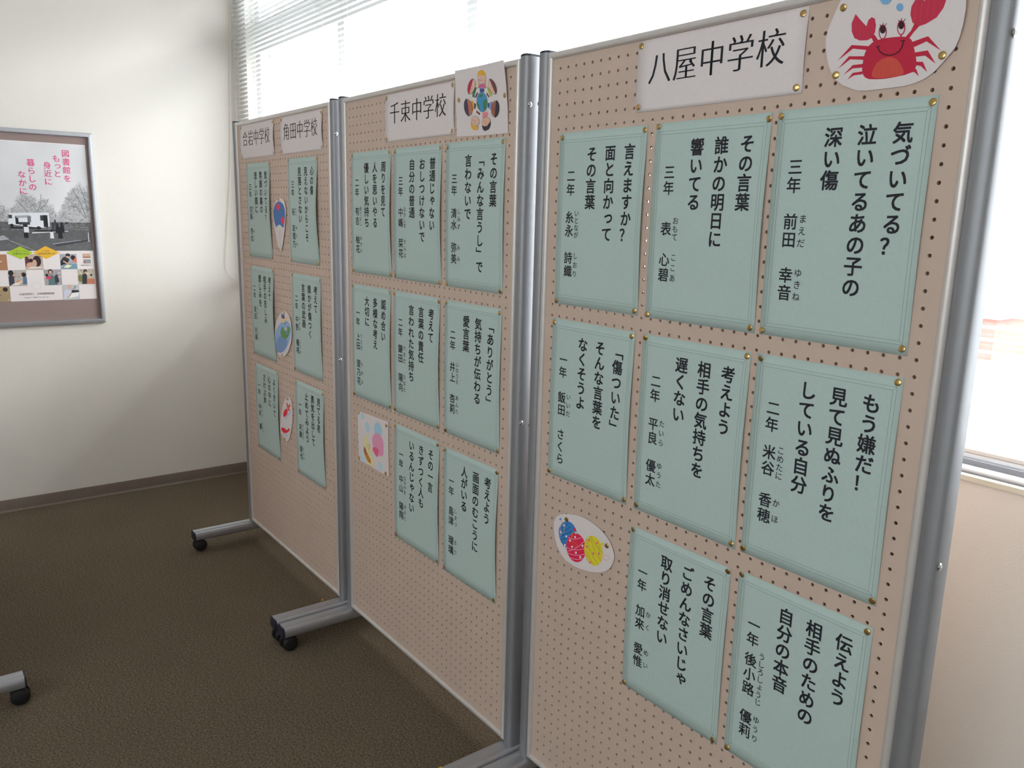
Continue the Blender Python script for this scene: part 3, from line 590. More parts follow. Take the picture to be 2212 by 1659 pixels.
('l',(28,70,122),2,[(75.6,-1043.1),(67.5,-1045),(63.3,-1043.6)]),
('p',(175,25,58),[(147.7,-1026),(149,-1036.4),(147,-1047.2),(142.2,-1057.5),(134.7,-1066.1),(125.4,-1072.4),(115.2,-1075.5),(104.9,-1075.2),(95.8,-1071.4),(88.6,-1064.6),(84.2,-1055.3),(83,-1044.5),(85.1,-1033.4),(90.3,-1023),(98,-1014.4),(107.5,-1008.5),(117.7,-1005.7),(127.8,-1006.3),(136.6,-1010.1),(143.5,-1016.9)]),
('l',(215,140,170),1,[(87.3,-1025.5),(101.2,-1025.1),(114.2,-1021.2),(132.9,-1010.8)]),
('l',(215,140,170),1,[(84.2,-1051.5),(102.8,-1050),(123.5,-1043.5),(148.4,-1031.3)]),
('l',(215,140,170),1,[(88.7,-1058.9),(108,-1048.1),(125.4,-1033.9),(142.3,-1016.3)]),
('l',(215,140,170),1,[(89,-1063.6),(108.8,-1061.1),(126.8,-1055.4),(148.7,-1044.2)]),
('l',(215,140,170),1,[(98.2,-1071.2),(112,-1069.8),(126.2,-1066),(143.7,-1056.2)]),
('p',(180,160,35),[(201.2,-1013.6),(203.1,-1023.9),(202.2,-1034.5),(198.4,-1044.5),(192.2,-1052.9),(184.1,-1058.9),(174.8,-1061.8),(165.4,-1061.3),(156.6,-1057.5),(149.5,-1050.7),(144.7,-1041.5),(142.8,-1031),(143.9,-1020.1),(147.9,-1010),(154.3,-1001.6),(162.6,-995.9),(171.9,-993.3),(181.2,-994),(189.7,-997.9),(196.6,-1004.7)]),
('l',(60,105,45),0.9,[(147.9,-1005.6),(159.6,-1028.2),(175.8,-1044.4),(190.1,-1052.8)]),
('l',(60,105,45),0.9,[(160,-997.3),(167.2,-1010.8),(180.9,-1028.8),(199.1,-1042.2)]),
('l',(60,105,45),0.9,[(163.7,-996.5),(177.1,-1010.1),(191.2,-1017.8),(202.5,-1021.8)]),
('l',(60,105,45),0.9,[(150.6,-1036),(162.3,-1049.3),(177.5,-1059.9)]),
('l',(60,105,45),0.9,[(150.1,-1046.4),(153.8,-1054.4),(159.9,-1060)]),
('p',(205,200,205),[(76,-999.9),(76.1,-1001.5),(75.3,-1003),(74,-1004),(72.4,-1004.3),(70.9,-1003.8),(70.1,-1002.6),(70,-1001.1),(70.7,-999.6),(72.1,-998.5),(73.7,-998.2),(75.1,-998.7)]),
('p',(205,200,205),[(64.3,-1019.9),(64.4,-1021.5),(63.6,-1023),(62.3,-1024.1),(60.6,-1024.4),(59.2,-1023.9),(58.3,-1022.7),(58.2,-1021.2),(59,-1019.6),(60.4,-1018.5),(62,-1018.2),(63.5,-1018.7)]),
('p',(205,200,205),[(84.6,-1023.9),(84.7,-1025.4),(83.9,-1027),(82.6,-1028),(81,-1028.4),(79.5,-1027.9),(78.7,-1026.7),(78.6,-1025.1),(79.3,-1023.6),(80.7,-1022.5),(82.3,-1022.2),(83.7,-1022.7)]),
('p',(205,200,205),[(81.3,-1046.4),(81.3,-1048),(80.6,-1049.5),(79.2,-1050.6),(77.6,-1051),(76.2,-1050.5),(75.3,-1049.3),(75.2,-1047.7),(76,-1046.2),(77.3,-1045.1),(79,-1044.7),(80.4,-1045.2)]),
('p',(205,200,205),[(114.8,-1015.3),(114.9,-1016.9),(114.1,-1018.4),(112.8,-1019.4),(111.3,-1019.7),(109.9,-1019.2),(109,-1018.1),(108.9,-1016.5),(109.7,-1015),(111,-1014),(112.5,-1013.7),(113.9,-1014.2)]),
('p',(205,200,205),[(98.1,-1029.1),(98.2,-1030.6),(97.5,-1032.2),(96.1,-1033.2),(94.6,-1033.6),(93.1,-1033.1),(92.3,-1031.9),(92.2,-1030.3),(92.9,-1028.8),(94.3,-1027.7),(95.9,-1027.4),(97.3,-1027.9)]),
('p',(205,200,205),[(105.7,-1042),(105.8,-1043.5),(105.1,-1045),(103.7,-1046.1),(102.2,-1046.5),(100.7,-1046),(99.9,-1044.8),(99.8,-1043.2),(100.5,-1041.7),(101.9,-1040.6),(103.4,-1040.3),(104.9,-1040.8)]),
('p',(205,200,205),[(140.5,-1027),(140.6,-1028.6),(139.9,-1030.1),(138.6,-1031.1),(137.1,-1031.4),(135.7,-1031),(134.9,-1029.8),(134.8,-1028.3),(135.5,-1026.8),(136.8,-1025.7),(138.3,-1025.4),(139.7,-1025.9)]),
('p',(205,200,205),[(119.7,-1051.1),(119.8,-1052.6),(119.1,-1054.1),(117.8,-1055.2),(116.2,-1055.5),(114.8,-1055.1),(114,-1053.9),(113.9,-1052.3),(114.6,-1050.8),(115.9,-1049.7),(117.5,-1049.4),(118.9,-1049.9)]),
('p',(205,200,205),[(134.8,-1056.3),(134.9,-1057.9),(134.2,-1059.4),(132.9,-1060.5),(131.3,-1060.8),(129.9,-1060.4),(129.1,-1059.2),(129,-1057.6),(129.7,-1056.1),(131,-1055.1),(132.6,-1054.7),(133.9,-1055.2)]),
('p',(205,200,205),[(117.1,-1004.3),(117.1,-1005.8),(116.4,-1007.3),(115.1,-1008.4),(113.6,-1008.7),(112.2,-1008.2),(111.3,-1007),(111.3,-1005.5),(112,-1004),(113.3,-1002.9),(114.8,-1002.6),(116.2,-1003.1)]),
('p',(190,85,100),[(160.8,-1007.1),(160.4,-1008.7),(159.4,-1010.1),(157.8,-1011.1),(156.2,-1011.3),(154.9,-1010.6),(154.4,-1009.3),(154.7,-1007.8),(155.8,-1006.3),(157.4,-1005.4),(159,-1005.2),(160.2,-1005.8)]),
('p',(190,85,100),[(186.7,-1004.4),(186.3,-1006),(185.3,-1007.4),(183.7,-1008.3),(182.2,-1008.5),(180.9,-1007.9),(180.4,-1006.6),(180.7,-1005.1),(181.8,-1003.6),(183.3,-1002.7),(184.9,-1002.5),(186.1,-1003.2)]),
('p',(190,85,100),[(155,-1024.3),(154.7,-1025.9),(153.6,-1027.4),(152,-1028.3),(150.4,-1028.5),(149.1,-1027.9),(148.6,-1026.6),(148.9,-1025),(150,-1023.5),(151.6,-1022.6),(153.3,-1022.4),(154.5,-1023)]),
('p',(190,85,100),[(176.9,-1032.5),(176.6,-1034.1),(175.5,-1035.5),(174,-1036.5),(172.4,-1036.7),(171.1,-1036.1),(170.6,-1034.8),(170.9,-1033.2),(172,-1031.7),(173.6,-1030.8),(175.2,-1030.6),(176.4,-1031.2)]),
('p',(190,85,100),[(195,-1026.4),(194.7,-1027.9),(193.6,-1029.4),(192.1,-1030.3),(190.5,-1030.5),(189.3,-1029.9),(188.8,-1028.6),(189.1,-1027.1),(190.2,-1025.6),(191.7,-1024.7),(193.3,-1024.5),(194.5,-1025.1)]),
('p',(190,85,100),[(168.4,-1056.8),(168.1,-1058.4),(167,-1059.9),(165.4,-1060.9),(163.8,-1061.1),(162.6,-1060.5),(162,-1059.2),(162.4,-1057.6),(163.5,-1056.1),(165,-1055.1),(166.6,-1054.9),(167.9,-1055.5)]),
('p',(60,120,165),[(54.1,-991.4),(61.3,-986.7),(63,-991.4),(57.6,-993.6)]),
('l',(165,140,130),1,[(57.6,-992.2),(64,-996.7),(69,-1001.7),(74.8,-1008.2),(73.9,-1016.1),(66.1,-1022.1),(60.9,-1021.5),(60.7,-1010.1),(64.7,-998.3)]),
('l',(165,140,130),0.9,[(64.8,-1022.5),(65.1,-1027.6),(61.5,-1031.3),(58.4,-1029),(62.2,-1024.4)]),
('p',(180,30,60),[(102.9,-999.7),(109.9,-995),(112.8,-1000.1),(107.8,-1003.6)]),
('l',(205,110,40),0.9,[(110.4,-1002.8),(101.8,-1012.2),(98.6,-1024.6)]),
('l',(205,110,40),0.8,[(109.1,-1004.1),(104.3,-1010.4),(101.2,-1023.7)]),
('l',(205,110,40),0.9,[(99.6,-1030.8),(107.3,-1036.6),(117.9,-1038.5),(122.1,-1033.2),(113.4,-1029.7),(103.4,-1027.2)]),
('p',(190,160,40),[(193.9,-1005),(199.5,-998.5),(205,-998.4),(204.8,-1003.9),(198.8,-1005.5)]),
('l',(170,130,50),1.2,[(194.1,-1006.8),(190.9,-1014.2),(191.1,-1025.1)]),
('l',(195,135,115),1,[(196.7,-1026.2),(207.6,-1025.4),(219.4,-1022),(225.5,-1023.4),(223.5,-1029.5),(214.3,-1034.7),(207.1,-1034.7),(202.5,-1030)]),
]),
'kids':((205, 195, 190),[(605.8,-117.2),(606.6,38.9),(679.8,37.2),(747.8,37.5),(809,38.3),(817.5,-20.1),(821.5,-70),(820.8,-121.4),(721.8,-120.7)],[
('p',(190,100,140),[(708.8,-3.1),(736,-6.2),(738.6,-15.4),(704.5,-11.7)]),
('p',(60,85,140),[(711.4,-13.1),(730.7,-15.2),(729.9,-23.4),(712.8,-21.6)]),
('p',(215,165,60),[(705.1,5),(711.2,-7.3),(705.5,-7.9)]),
('p',(215,165,60),[(739.1,1.1),(733.9,-9.7),(739.5,-11.6)]),
('p',(60,120,85),[(692.9,-9.1),(702.2,-10.1),(691,-23.3),(689,-32.2),(679.6,-28.6),(681.7,-21)]),
('p',(110,60,60),[(700.2,-20.3),(704.9,-23.4),(696,-32.9),(690.1,-31)]),
('p',(160,175,80),[(740.7,-11.8),(754.2,-18.3),(762.3,-30.5),(759.2,-36.6),(750.2,-31.9)]),
('p',(120,65,60),[(740,-24.4),(750.3,-34.4),(748.2,-38),(739,-29.5)]),
('p',(225,150,50),[(674,-37.9),(684.6,-39.6),(686.4,-62),(675.9,-62.4)]),
('p',(60,70,110),[(687,-43.7),(695.3,-47.1),(692.1,-57.2),(686.3,-56.7)]),
('p',(120,145,190),[(751.9,-48.6),(764,-47.2),(755.9,-66.7),(749.2,-64.9)]),
('p',(60,80,140),[(744.2,-49.1),(750.9,-49.7),(749,-61),(743.4,-59.3)]),
('p',(205,205,205),[(690.1,-67.5),(711.1,-74.5),(706.8,-81.9),(690.3,-74.1)]),
('p',(130,65,70),[(695.7,-61.5),(712.1,-69.4),(708.8,-73.7),(694.7,-66)]),
('p',(220,130,140),[(722.4,-69),(740.4,-67.9),(745.1,-74.7),(734.1,-82.8),(720.5,-81.7)]),
('l',(225,215,210),4.5,[(701.1,-12.6),(697.8,-18.8)]),
('l',(225,215,210),4.5,[(740.8,-16.9),(736.6,-22.8)]),
('l',(225,215,210),4.5,[(682,-31.5),(691.6,-40.2)]),
('l',(225,215,210),4.5,[(759.3,-39.1),(748.5,-45.7)]),
('l',(225,215,210),4.5,[(682.9,-60.3),(694.7,-65.3)]),
('l',(225,215,210),4.5,[(755.8,-65.5),(747.1,-69.8)]),
('l',(225,215,210),4.5,[(715.6,-71),(711.2,-77.1)]),
('l',(225,215,210),4.5,[(700.2,-20.3),(704.7,-16.9)]),
('l',(225,215,210),4.5,[(736.5,-20.2),(741.1,-24.6)]),
('p',(70,140,185),[(743,-47.1),(742.6,-51.9),(741.1,-56.4),(738.7,-60.4),(735.3,-63.6),(731.2,-65.9),(726.6,-67.1),(721.6,-67.2),(716.6,-66.2),(711.8,-64.2),(707.5,-61.1),(703.8,-57.3),(700.9,-52.8),(699.1,-47.9),(698.4,-42.8),(698.8,-37.9),(700.3,-33.3),(702.9,-29.4),(706.3,-26.2),(710.5,-24),(715.2,-22.8),(720.1,-22.8),(725.1,-23.8),(729.8,-26),(734.1,-29),(737.7,-32.9),(740.5,-37.3),(742.3,-42.1)]),
('p',(70,125,80),[(708.5,-28.9),(718.7,-26.1),(724.4,-29.2),(722.3,-32.9),(709.8,-32.9)]),
('p',(70,125,80),[(698.6,-40.9),(705.7,-46.8),(710.6,-58.9),(703.7,-58.3),(698.3,-48.7)]),
('p',(70,125,80),[(728.2,-41.2),(739.4,-41),(742.4,-50.2),(733.5,-63.5),(726.7,-62.9),(724,-51.1)]),
('l',(60,50,70),0.6,[(743,-47.1),(742.6,-51.9),(741.1,-56.4),(738.7,-60.4),(735.3,-63.6),(731.2,-65.9),(726.6,-67.1),(721.6,-67.2),(716.6,-66.2),(711.8,-64.2),(707.5,-61.1),(703.8,-57.3),(700.9,-52.8),(699.1,-47.9),(698.4,-42.8),(698.8,-37.9),(700.3,-33.3),(702.9,-29.4),(706.3,-26.2),(710.5,-24),(715.2,-22.8),(720.1,-22.8),(725.1,-23.8),(729.8,-26),(734.1,-29),(737.7,-32.9),(740.5,-37.3),(742.3,-42.1),(743,-47.1)]),
('p',(0,0,0),[(741.7,4.7),(741.7,4.7),(741.7,4.6),(741.7,4.6),(741.7,4.6),(741.7,4.6),(741.7,4.6),(741.7,4.6),(741.7,4.6),(741.7,4.5),(741.7,4.5),(741.7,4.5),(741.7,4.5),(741.7,4.5),(741.7,4.5)]),
('p',(215,180,165),[(739.3,4.9),(738.6,1.9),(736.3,-0.6),(732.7,-2.4),(728.1,-3.3),(722.9,-3.2),(717.6,-2.1),(712.9,-0.2),(709,2.5),(706.5,5.6),(705.6,8.9),(706.3,11.9),(708.6,14.4),(712.3,16.2),(717,17.1),(722.2,17),(727.4,15.9),(732.1,13.9),(735.9,11.2),(738.4,8.1)]),
('p',(0,0,0),[(741.7,4.7),(741.7,4.7),(741.7,4.6),(741.7,4.6),(741.7,4.6),(741.7,4.6),(741.7,4.6),(741.7,4.6),(741.7,4.6),(741.7,4.5),(741.7,4.5),(741.7,4.5),(741.7,4.5),(741.7,4.5),(741.7,4.5)]),
('l',(70,50,60),0.5,[(740.5,4.8),(739.7,1.6),(737.3,-1.1),(733.4,-3.1),(728.5,-4),(722.9,-3.9),(717.3,-2.8),(712.2,-0.7),(708,2.2),(705.3,5.5),(704.3,9),(705.1,12.3),(707.6,15),(711.6,16.9),(716.6,17.8),(722.2,17.7),(727.8,16.5),(732.8,14.4),(736.9,11.5),(739.5,8.2),(740.5,4.8)]),
('p',(215,165,60),[(704.1,17.7),(705.1,22.1),(708.4,25.1),(714.1,26.7),(719.7,27.1),(725.4,26.4),(730.5,24),(735.1,19.9),(737.7,16.1),(738.4,12.5),(734.5,11.9),(726.1,14.2),(717.3,15.4),(708.2,15.5)]),
('p',(110,70,70),[(752.2,3.6),(755.4,3.7),(759,3),(762.8,1.4),(766.7,-1),(770.4,-4),(773.8,-7.5),(776.7,-11.4),(779.1,-15.4),(780.7,-19.4),(781.5,-23.2),(781.5,-26.6),(780.7,-29.4),(779,-31.6),(776.7,-33)]),
('p',(215,180,165),[(776.4,-13.9),(778.6,-19),(779.4,-23.6),(778.7,-27.4),(776.5,-30),(773.1,-31.2),(768.7,-30.7),(763.9,-28.7),(759.1,-25.3),(754.7,-20.9),(751.3,-15.9),(749,-10.8),(748.2,-6.1),(749,-2.3),(751.2,0.3),(754.7,1.4),(759.1,0.9),(763.9,-1.2),(768.7,-4.6),(773,-9)]),
('p',(110,70,70),[(752.2,3.6),(755.4,3.7),(759,3),(762.8,1.4),(766.7,-1),(770.4,-4),(773.8,-7.5),(776.7,-11.4),(779.1,-15.4),(780.7,-19.4),(781.5,-23.2),(781.5,-26.6),(780.7,-29.4),(779,-31.6),(776.7,-33)]),
('l',(70,50,60),0.5,[(777.3,-13.9),(779.7,-19.3),(780.5,-24.3),(779.7,-28.3),(777.4,-31.1),(773.7,-32.3),(769.1,-31.8),(763.9,-29.7),(758.8,-26.1),(754.1,-21.4),(750.4,-16),(748,-10.5),(747.1,-5.5),(747.9,-1.4),(750.3,1.4),(754,2.6),(758.7,2),(763.9,-0.2),(769,-3.8),(773.6,-8.5),(777.3,-13.9)]),
('p',(60,50,65),[(778.4,-45.6),(781.7,-47),(784.7,-49.1),(787.1,-52),(788.9,-55.4),(789.9,-59.2),(790.2,-63.2),(789.8,-67.3),(788.6,-71.3),(786.6,-74.9),(784.1,-78.1),(781.1,-80.7),(777.7,-82.6),(774,-83.7),(770.3,-83.9)]),
('p',(150,95,80),[(787.7,-66.9),(785.9,-72),(782.8,-76.3),(778.7,-79.5),(774.1,-81.2),(769.3,-81.3),(764.9,-79.7),(761.2,-76.6),(758.7,-72.3),(757.5,-67.3),(757.9,-61.9),(759.8,-56.8),(762.9,-52.4),(767,-49.3),(771.7,-47.6),(776.4,-47.6),(780.8,-49.2),(784.4,-52.3),(786.9,-56.6),(788,-61.6)]),
('p',(60,50,65),[(778.4,-45.6),(781.7,-47),(784.7,-49.1),(787.1,-52),(788.9,-55.4),(789.9,-59.2),(790.2,-63.2),(789.8,-67.3),(788.6,-71.3),(786.6,-74.9),(784.1,-78.1),(781.1,-80.7),(777.7,-82.6),(774,-83.7),(770.3,-83.9)]),
('l',(70,50,60),0.5,[(788.7,-67.1),(786.8,-72.5),(783.5,-77.2),(779.2,-80.6),(774.2,-82.4),(769.1,-82.5),(764.3,-80.8),(760.4,-77.5),(757.6,-72.9),(756.4,-67.5),(756.8,-61.7),(758.8,-56.2),(762.2,-51.6),(766.6,-48.2),(771.6,-46.4),(776.7,-46.4),(781.4,-48.2),(785.3,-51.5),(787.9,-56.1),(789.1,-61.4),(788.7,-67.1)]),
('p',(0,0,0),[(753.4,-97),(753.4,-97),(753.3,-97),(753.3,-97),(753.3,-97),(753.3,-97.1),(753.3,-97.1),(753.3,-97.1),(753.3,-97.1),(753.3,-97.1),(753.3,-97.1),(753.3,-97.2),(753.2,-97.2),(753.2,-97.2),(753.2,-97.2)]),
('p',(215,175,150),[(751.2,-96.4),(748.3,-99.5),(744.2,-101.8),(739.3,-103.2),(733.9,-103.6),(728.7,-102.7),(724.2,-100.8),(720.7,-98.1),(718.7,-94.7),(718.4,-91),(719.8,-87.5),(722.7,-84.4),(726.8,-82),(731.8,-80.6),(737.2,-80.4),(742.3,-81.3),(746.8,-83.2),(750.2,-85.9),(752.1,-89.2),(752.5,-92.8)]),
('p',(0,0,0),[(753.4,-97),(753.4,-97),(753.3,-97),(753.3,-97),(753.3,-97),(753.3,-97.1),(753.3,-97.1),(753.3,-97.1),(753.3,-97.1),(753.3,-97.1),(753.3,-97.1),(753.3,-97.2),(753.2,-97.2),(753.2,-97.2),(753.2,-97.2)]),
('l',(70,50,60),0.5,[(752.3,-96.7),(749.2,-100),(744.8,-102.5),(739.5,-104),(733.8,-104.4),(728.2,-103.5),(723.4,-101.5),(719.7,-98.5),(717.5,-94.9),(717.2,-91),(718.6,-87.2),(721.8,-83.8),(726.2,-81.3),(731.6,-79.8),(737.3,-79.6),(742.8,-80.5),(747.6,-82.5),(751.2,-85.5),(753.3,-89.1),(753.7,-92.9),(752.3,-96.7)]),
('p',(60,52,65),[(717.6,-97.1),(727.9,-100.4),(739.2,-100.6),(750.1,-93.1),(753.3,-89.5),(753.7,-99.7),(746.2,-108.2),(730.6,-111.6),(722.5,-107.8)]),
('p',(0,0,0),[(709.1,-85.5),(709.1,-85.5),(709.1,-85.5),(709.1,-85.5),(709.1,-85.6),(709.1,-85.6),(709.1,-85.6),(709.1,-85.6),(709.1,-85.6),(709.1,-85.6),(709.1,-85.7),(709.1,-85.7),(709.1,-85.7),(709.1,-85.7),(709.1,-85.7)]),
('p',(215,180,165),[(706.8,-85.6),(707.1,-89),(705.9,-92.1),(703.2,-94.6),(699.2,-96.3),(694.4,-96.9),(689.2,-96.5),(684.2,-95),(679.7,-92.7),(676.3,-89.6),(674.4,-86.2),(674,-82.8),(675.3,-79.6),(678.1,-77.1),(682.1,-75.5),(687,-74.8),(692.2,-75.3),(697.2,-76.8),(701.6,-79.2),(704.9,-82.2)]),
('p',(0,0,0),[(709.1,-85.5),(709.1,-85.5),(709.1,-85.5),(709.1,-85.5),(709.1,-85.6),(709.1,-85.6),(709.1,-85.6),(709.1,-85.6),(709.1,-85.6),(709.1,-85.6),(709.1,-85.7),(709.1,-85.7),(709.1,-85.7),(709.1,-85.7),(709.1,-85.7)]),
('l',(70,50,60),0.5,[(707.9,-85.5),(708.3,-89.2),(707,-92.5),(704.1,-95.2),(699.8,-97),(694.7,-97.7),(689.1,-97.3),(683.7,-95.7),(678.9,-93.2),(675.3,-89.9),(673.2,-86.3),(672.8,-82.6),(674.2,-79.2),(677.2,-76.5),(681.5,-74.7),(686.7,-74.1),(692.3,-74.5),(697.6,-76.1),(702.3,-78.7),(705.9,-81.9),(707.9,-85.5)]),
('p',(215,165,60),[(673.7,-86.5),(677.4,-90.8),(682.8,-94.5),(689.9,-97.6),(696.3,-99.1),(702.1,-98.9),(703.6,-100.6),(700.9,-104.3),(696.3,-106.3),(689.9,-106.7),(683.4,-105.6),(676.8,-103),(672.9,-99.4),(671.6,-94.6),(671.1,-90.3),(671.6,-86.4)]),
('p',(75,65,85),[(665.8,-72.9),(661.6,-72.1),(657.5,-70.3),(653.6,-67.7),(650.1,-64.2),(647.3,-60.2),(645.1,-55.8),(643.8,-51.2),(643.4,-46.6),(644,-42.3),(645.4,-38.4),(647.6,-35.2),(650.6,-32.9),(654.1,-31.4),(658,-30.9)]),
('p',(180,115,100),[(678.7,-52.6),(679,-58.2),(677.7,-63.2),(674.8,-67.1),(670.8,-69.6),(666,-70.3),(660.8,-69.2),(655.7,-66.4),(651.3,-62.2),(648,-57),(646.2,-51.3),(645.9,-45.6),(647.3,-40.5),(650.2,-36.6),(654.3,-34.2),(659.2,-33.6),(664.4,-34.7),(669.4,-37.6),(673.7,-41.8),(676.9,-47)]),
('p',(75,65,85),[(665.8,-72.9),(661.6,-72.1),(657.5,-70.3),(653.6,-67.7),(650.1,-64.2),(647.3,-60.2),(645.1,-55.8),(643.8,-51.2),(643.4,-46.6),(644,-42.3),(645.4,-38.4),(647.6,-35.2),(650.6,-32.9),(654.1,-31.4),(658,-30.9)]),
('l',(70,50,60),0.5,[(679.9,-52.7),(680.2,-58.7),(678.7,-64),(675.7,-68.2),(671.4,-70.8),(666.2,-71.6),(660.6,-70.5),(655.2,-67.5),(650.5,-63),(647,-57.4),(645,-51.2),(644.7,-45.1),(646.2,-39.7),(649.3,-35.5),(653.7,-33),(658.9,-32.3),(664.5,-33.5),(669.8,-36.5),(674.5,-41.1),(677.9,-46.6),(679.9,-52.7)]),
('p',(175,55,75),[(668,-22.3),(665.2,-20.7),(663.1,-18.5),(661.7,-15.6),(661.1,-12.3),(661.3,-8.7),(662.4,-5),(664.1,-1.3),(666.6,2.2),(669.6,5.3),(673.1,7.9),(676.8,9.9),(680.6,11.2),(684.4,11.8),(687.9,11.5)]),
('p',(215,180,165),[(692.4,-9.5),(689.1,-13.9),(684.8,-17.5),(680,-20),(675.1,-21.1),(670.5,-20.6),(666.9,-18.7),(664.4,-15.6),(663.4,-11.4),(664,-6.7),(666.1,-1.9),(669.4,2.5),(673.8,6.1),(678.6,8.6),(683.5,9.6),(688,9.1),(691.6,7.2),(694,4),(695,-0.1),(694.5,-4.8)]),
('p',(175,55,75),[(668,-22.3),(665.2,-20.7),(663.1,-18.5),(661.7,-15.6),(661.1,-12.3),(661.3,-8.7),(662.4,-5),(664.1,-1.3),(666.6,2.2),(669.6,5.3),(673.1,7.9),(676.8,9.9),(680.6,11.2),(684.4,11.8),(687.9,11.5)]),
('l',(70,50,60),0.5,[(693.4,-9.8),(689.8,-14.5),(685.2,-18.4),(680.1,-21),(674.8,-22.2),(669.9,-21.7),(666,-19.7),(663.3,-16.3),(662.2,-11.8),(662.9,-6.7),(665.1,-1.6),(668.7,3.1),(673.4,7),(678.6,9.6),(683.8,10.7),(688.6,10.1),(692.5,8.1),(695.1,4.7),(696.1,0.3),(695.6,-4.7),(693.4,-9.8)]),
('l',(100,60,60),0.5,[(718.5,5.8),(720.4,3.8),(724,3.1),(726.2,4.9)]),
('p',(60,50,60),[(719.6,9.5),(719.4,9),(718.9,8.9),(718.3,9.1),(718,9.7),(718.3,10.2),(718.8,10.4),(719.4,10.1)]),
('p',(60,50,60),[(726,8.8),(725.8,8.3),(725.2,8.1),(724.6,8.4),(724.4,9),(724.6,9.5),(725.2,9.7),(725.7,9.4)]),
('l',(100,60,60),0.5,[(759.3,-15.3),(761.2,-17.3),(764.7,-17.9),(766.8,-16.1)]),
('p',(60,50,60),[(760.4,-11.6),(760.2,-12.2),(759.7,-12.3),(759.1,-12),(758.9,-11.5),(759.1,-11),(759.6,-10.8),(760.2,-11.1)]),
('p',(60,50,60),[(766.5,-12.3),(766.3,-12.8),(765.8,-13),(765.3,-12.7),(765,-12.1),(765.2,-11.6),(765.7,-11.5),(766.3,-11.8)]),
('l',(100,60,60),0.5,[(676.4,-8.9),(678.3,-11),(682.1,-11.6),(684.3,-9.8)]),
('p',(60,50,60),[(677.5,-5.1),(677.3,-5.7),(676.7,-5.8),(676.2,-5.5),(675.9,-4.9),(676.1,-4.4),(676.7,-4.2),(677.3,-4.5)]),
('p',(60,50,60),[(684.1,-5.8),(683.9,-6.4),(683.3,-6.5),(682.7,-6.2),(682.5,-5.7),(682.7,-5.1),(683.3,-5),(683.8,-5.3)]),
('l',(100,60,60),0.5,[(685.9,-88.4),(687.8,-90.4),(691.5,-90.9),(693.8,-89)]),
('p',(60,50,60),[(687,-84.6),(686.8,-85.1),(686.2,-85.3),(685.6,-85),(685.4,-84.4),(685.6,-83.9),(686.2,-83.7),(686.8,-84)]),
('p',(60,50,60),[(693.6,-85.1),(693.4,-85.6),(692.8,-85.8),(692.2,-85.5),(691.9,-84.9),(692.2,-84.4),(692.7,-84.2),(693.3,-84.5)]),
('l',(100,60,60),0.5,[(730.9,-93.1),(732.7,-95.1),(736.4,-95.6),(738.5,-93.7)]),
('p',(60,50,60),[(732,-89.4),(731.8,-89.9),(731.2,-90.1),(730.6,-89.8),(730.4,-89.2),(730.6,-88.7),(731.2,-88.5),(731.7,-88.8)]),
('p',(60,50,60),[(738.3,-89.8),(738.1,-90.4),(737.5,-90.6),(737,-90.3),(736.7,-89.7),(736.9,-89.2),(737.5,-89),(738,-89.3)]),
('l',(100,60,60),0.5,[(662.4,-53.5),(664.3,-55.5),(668.2,-56.2),(670.5,-54.3)]),
('p',(60,50,60),[(663.6,-49.7),(663.3,-50.2),(662.8,-50.4),(662.2,-50.1),(661.9,-49.5),(662.1,-49),(662.7,-48.8),(663.3,-49.1)]),
('p',(60,50,60),[(670.2,-50.3),(670,-50.8),(669.4,-51),(668.8,-50.7),(668.6,-50.1),(668.8,-49.6),(669.4,-49.4),(670,-49.7)]),
('l',(100,60,60),0.5,[(765.4,-64),(767.3,-66),(770.8,-66.5),(772.9,-64.7)]),
('p',(60,50,60),[(766.5,-60.3),(766.3,-60.8),(765.8,-61),(765.2,-60.7),(765,-60.2),(765.2,-59.7),(765.7,-59.5),(766.3,-59.8)]),
('p',(60,50,60),[(772.6,-60.9),(772.4,-61.4),(771.9,-61.6),(771.4,-61.3),(771.1,-60.7),(771.3,-60.2),(771.9,-60),(772.4,-60.3)]),
('p',(225,150,140),[(716.3,5),(715.7,3.7),(714.1,3.1),(712.2,3.3),(710.5,4.3),(709.9,5.8),(710.4,7.1),(712,7.7),(714,7.5),(715.6,6.5)]),
('p',(225,150,140),[(735.5,2.8),(734.9,1.6),(733.4,0.9),(731.4,1.1),(729.8,2.1),(729.2,3.6),(729.7,4.8),(731.3,5.5),(733.2,5.3),(734.8,4.3)]),
('p',(225,150,140),[(771.6,-23.9),(771.1,-25.2),(769.6,-25.9),(767.7,-25.7),(766.2,-24.7),(765.5,-23.3),(766.1,-22),(767.6,-21.4),(769.4,-21.6),(771,-22.5)]),
('p',(225,150,140),[(677.8,-16.7),(677.2,-18),(675.6,-18.7),(673.5,-18.4),(671.9,-17.4),(671.2,-16),(671.8,-14.6),(673.4,-13.9),(675.4,-14.2),(677.1,-15.2)]),
('p',(225,150,140),[(686.9,-83),(686.3,-84.3),(684.7,-85),(682.6,-84.9),(681,-83.9),(680.3,-82.4),(680.9,-81.1),(682.5,-80.4),(684.5,-80.5),(686.2,-81.5)]),
('p',(225,150,140),[(733,-89.2),(732.4,-90.5),(730.9,-91.2),(728.9,-91.1),(727.3,-90.1),(726.6,-88.7),(727.2,-87.4),(728.8,-86.6),(730.7,-86.8),(732.3,-87.8)]),
]),
'shell':((170, 150, 150),[(29.1,-943.4),(102.2,-939.8),(170.7,-937.4),(239,-935.2),(238,-987.4),(238.2,-1044.1),(241,-1110.1),(171.8,-1111),(99.7,-1108.2),(40.2,-1108.9),(33.9,-1104.4),(30.9,-1021.7)],[
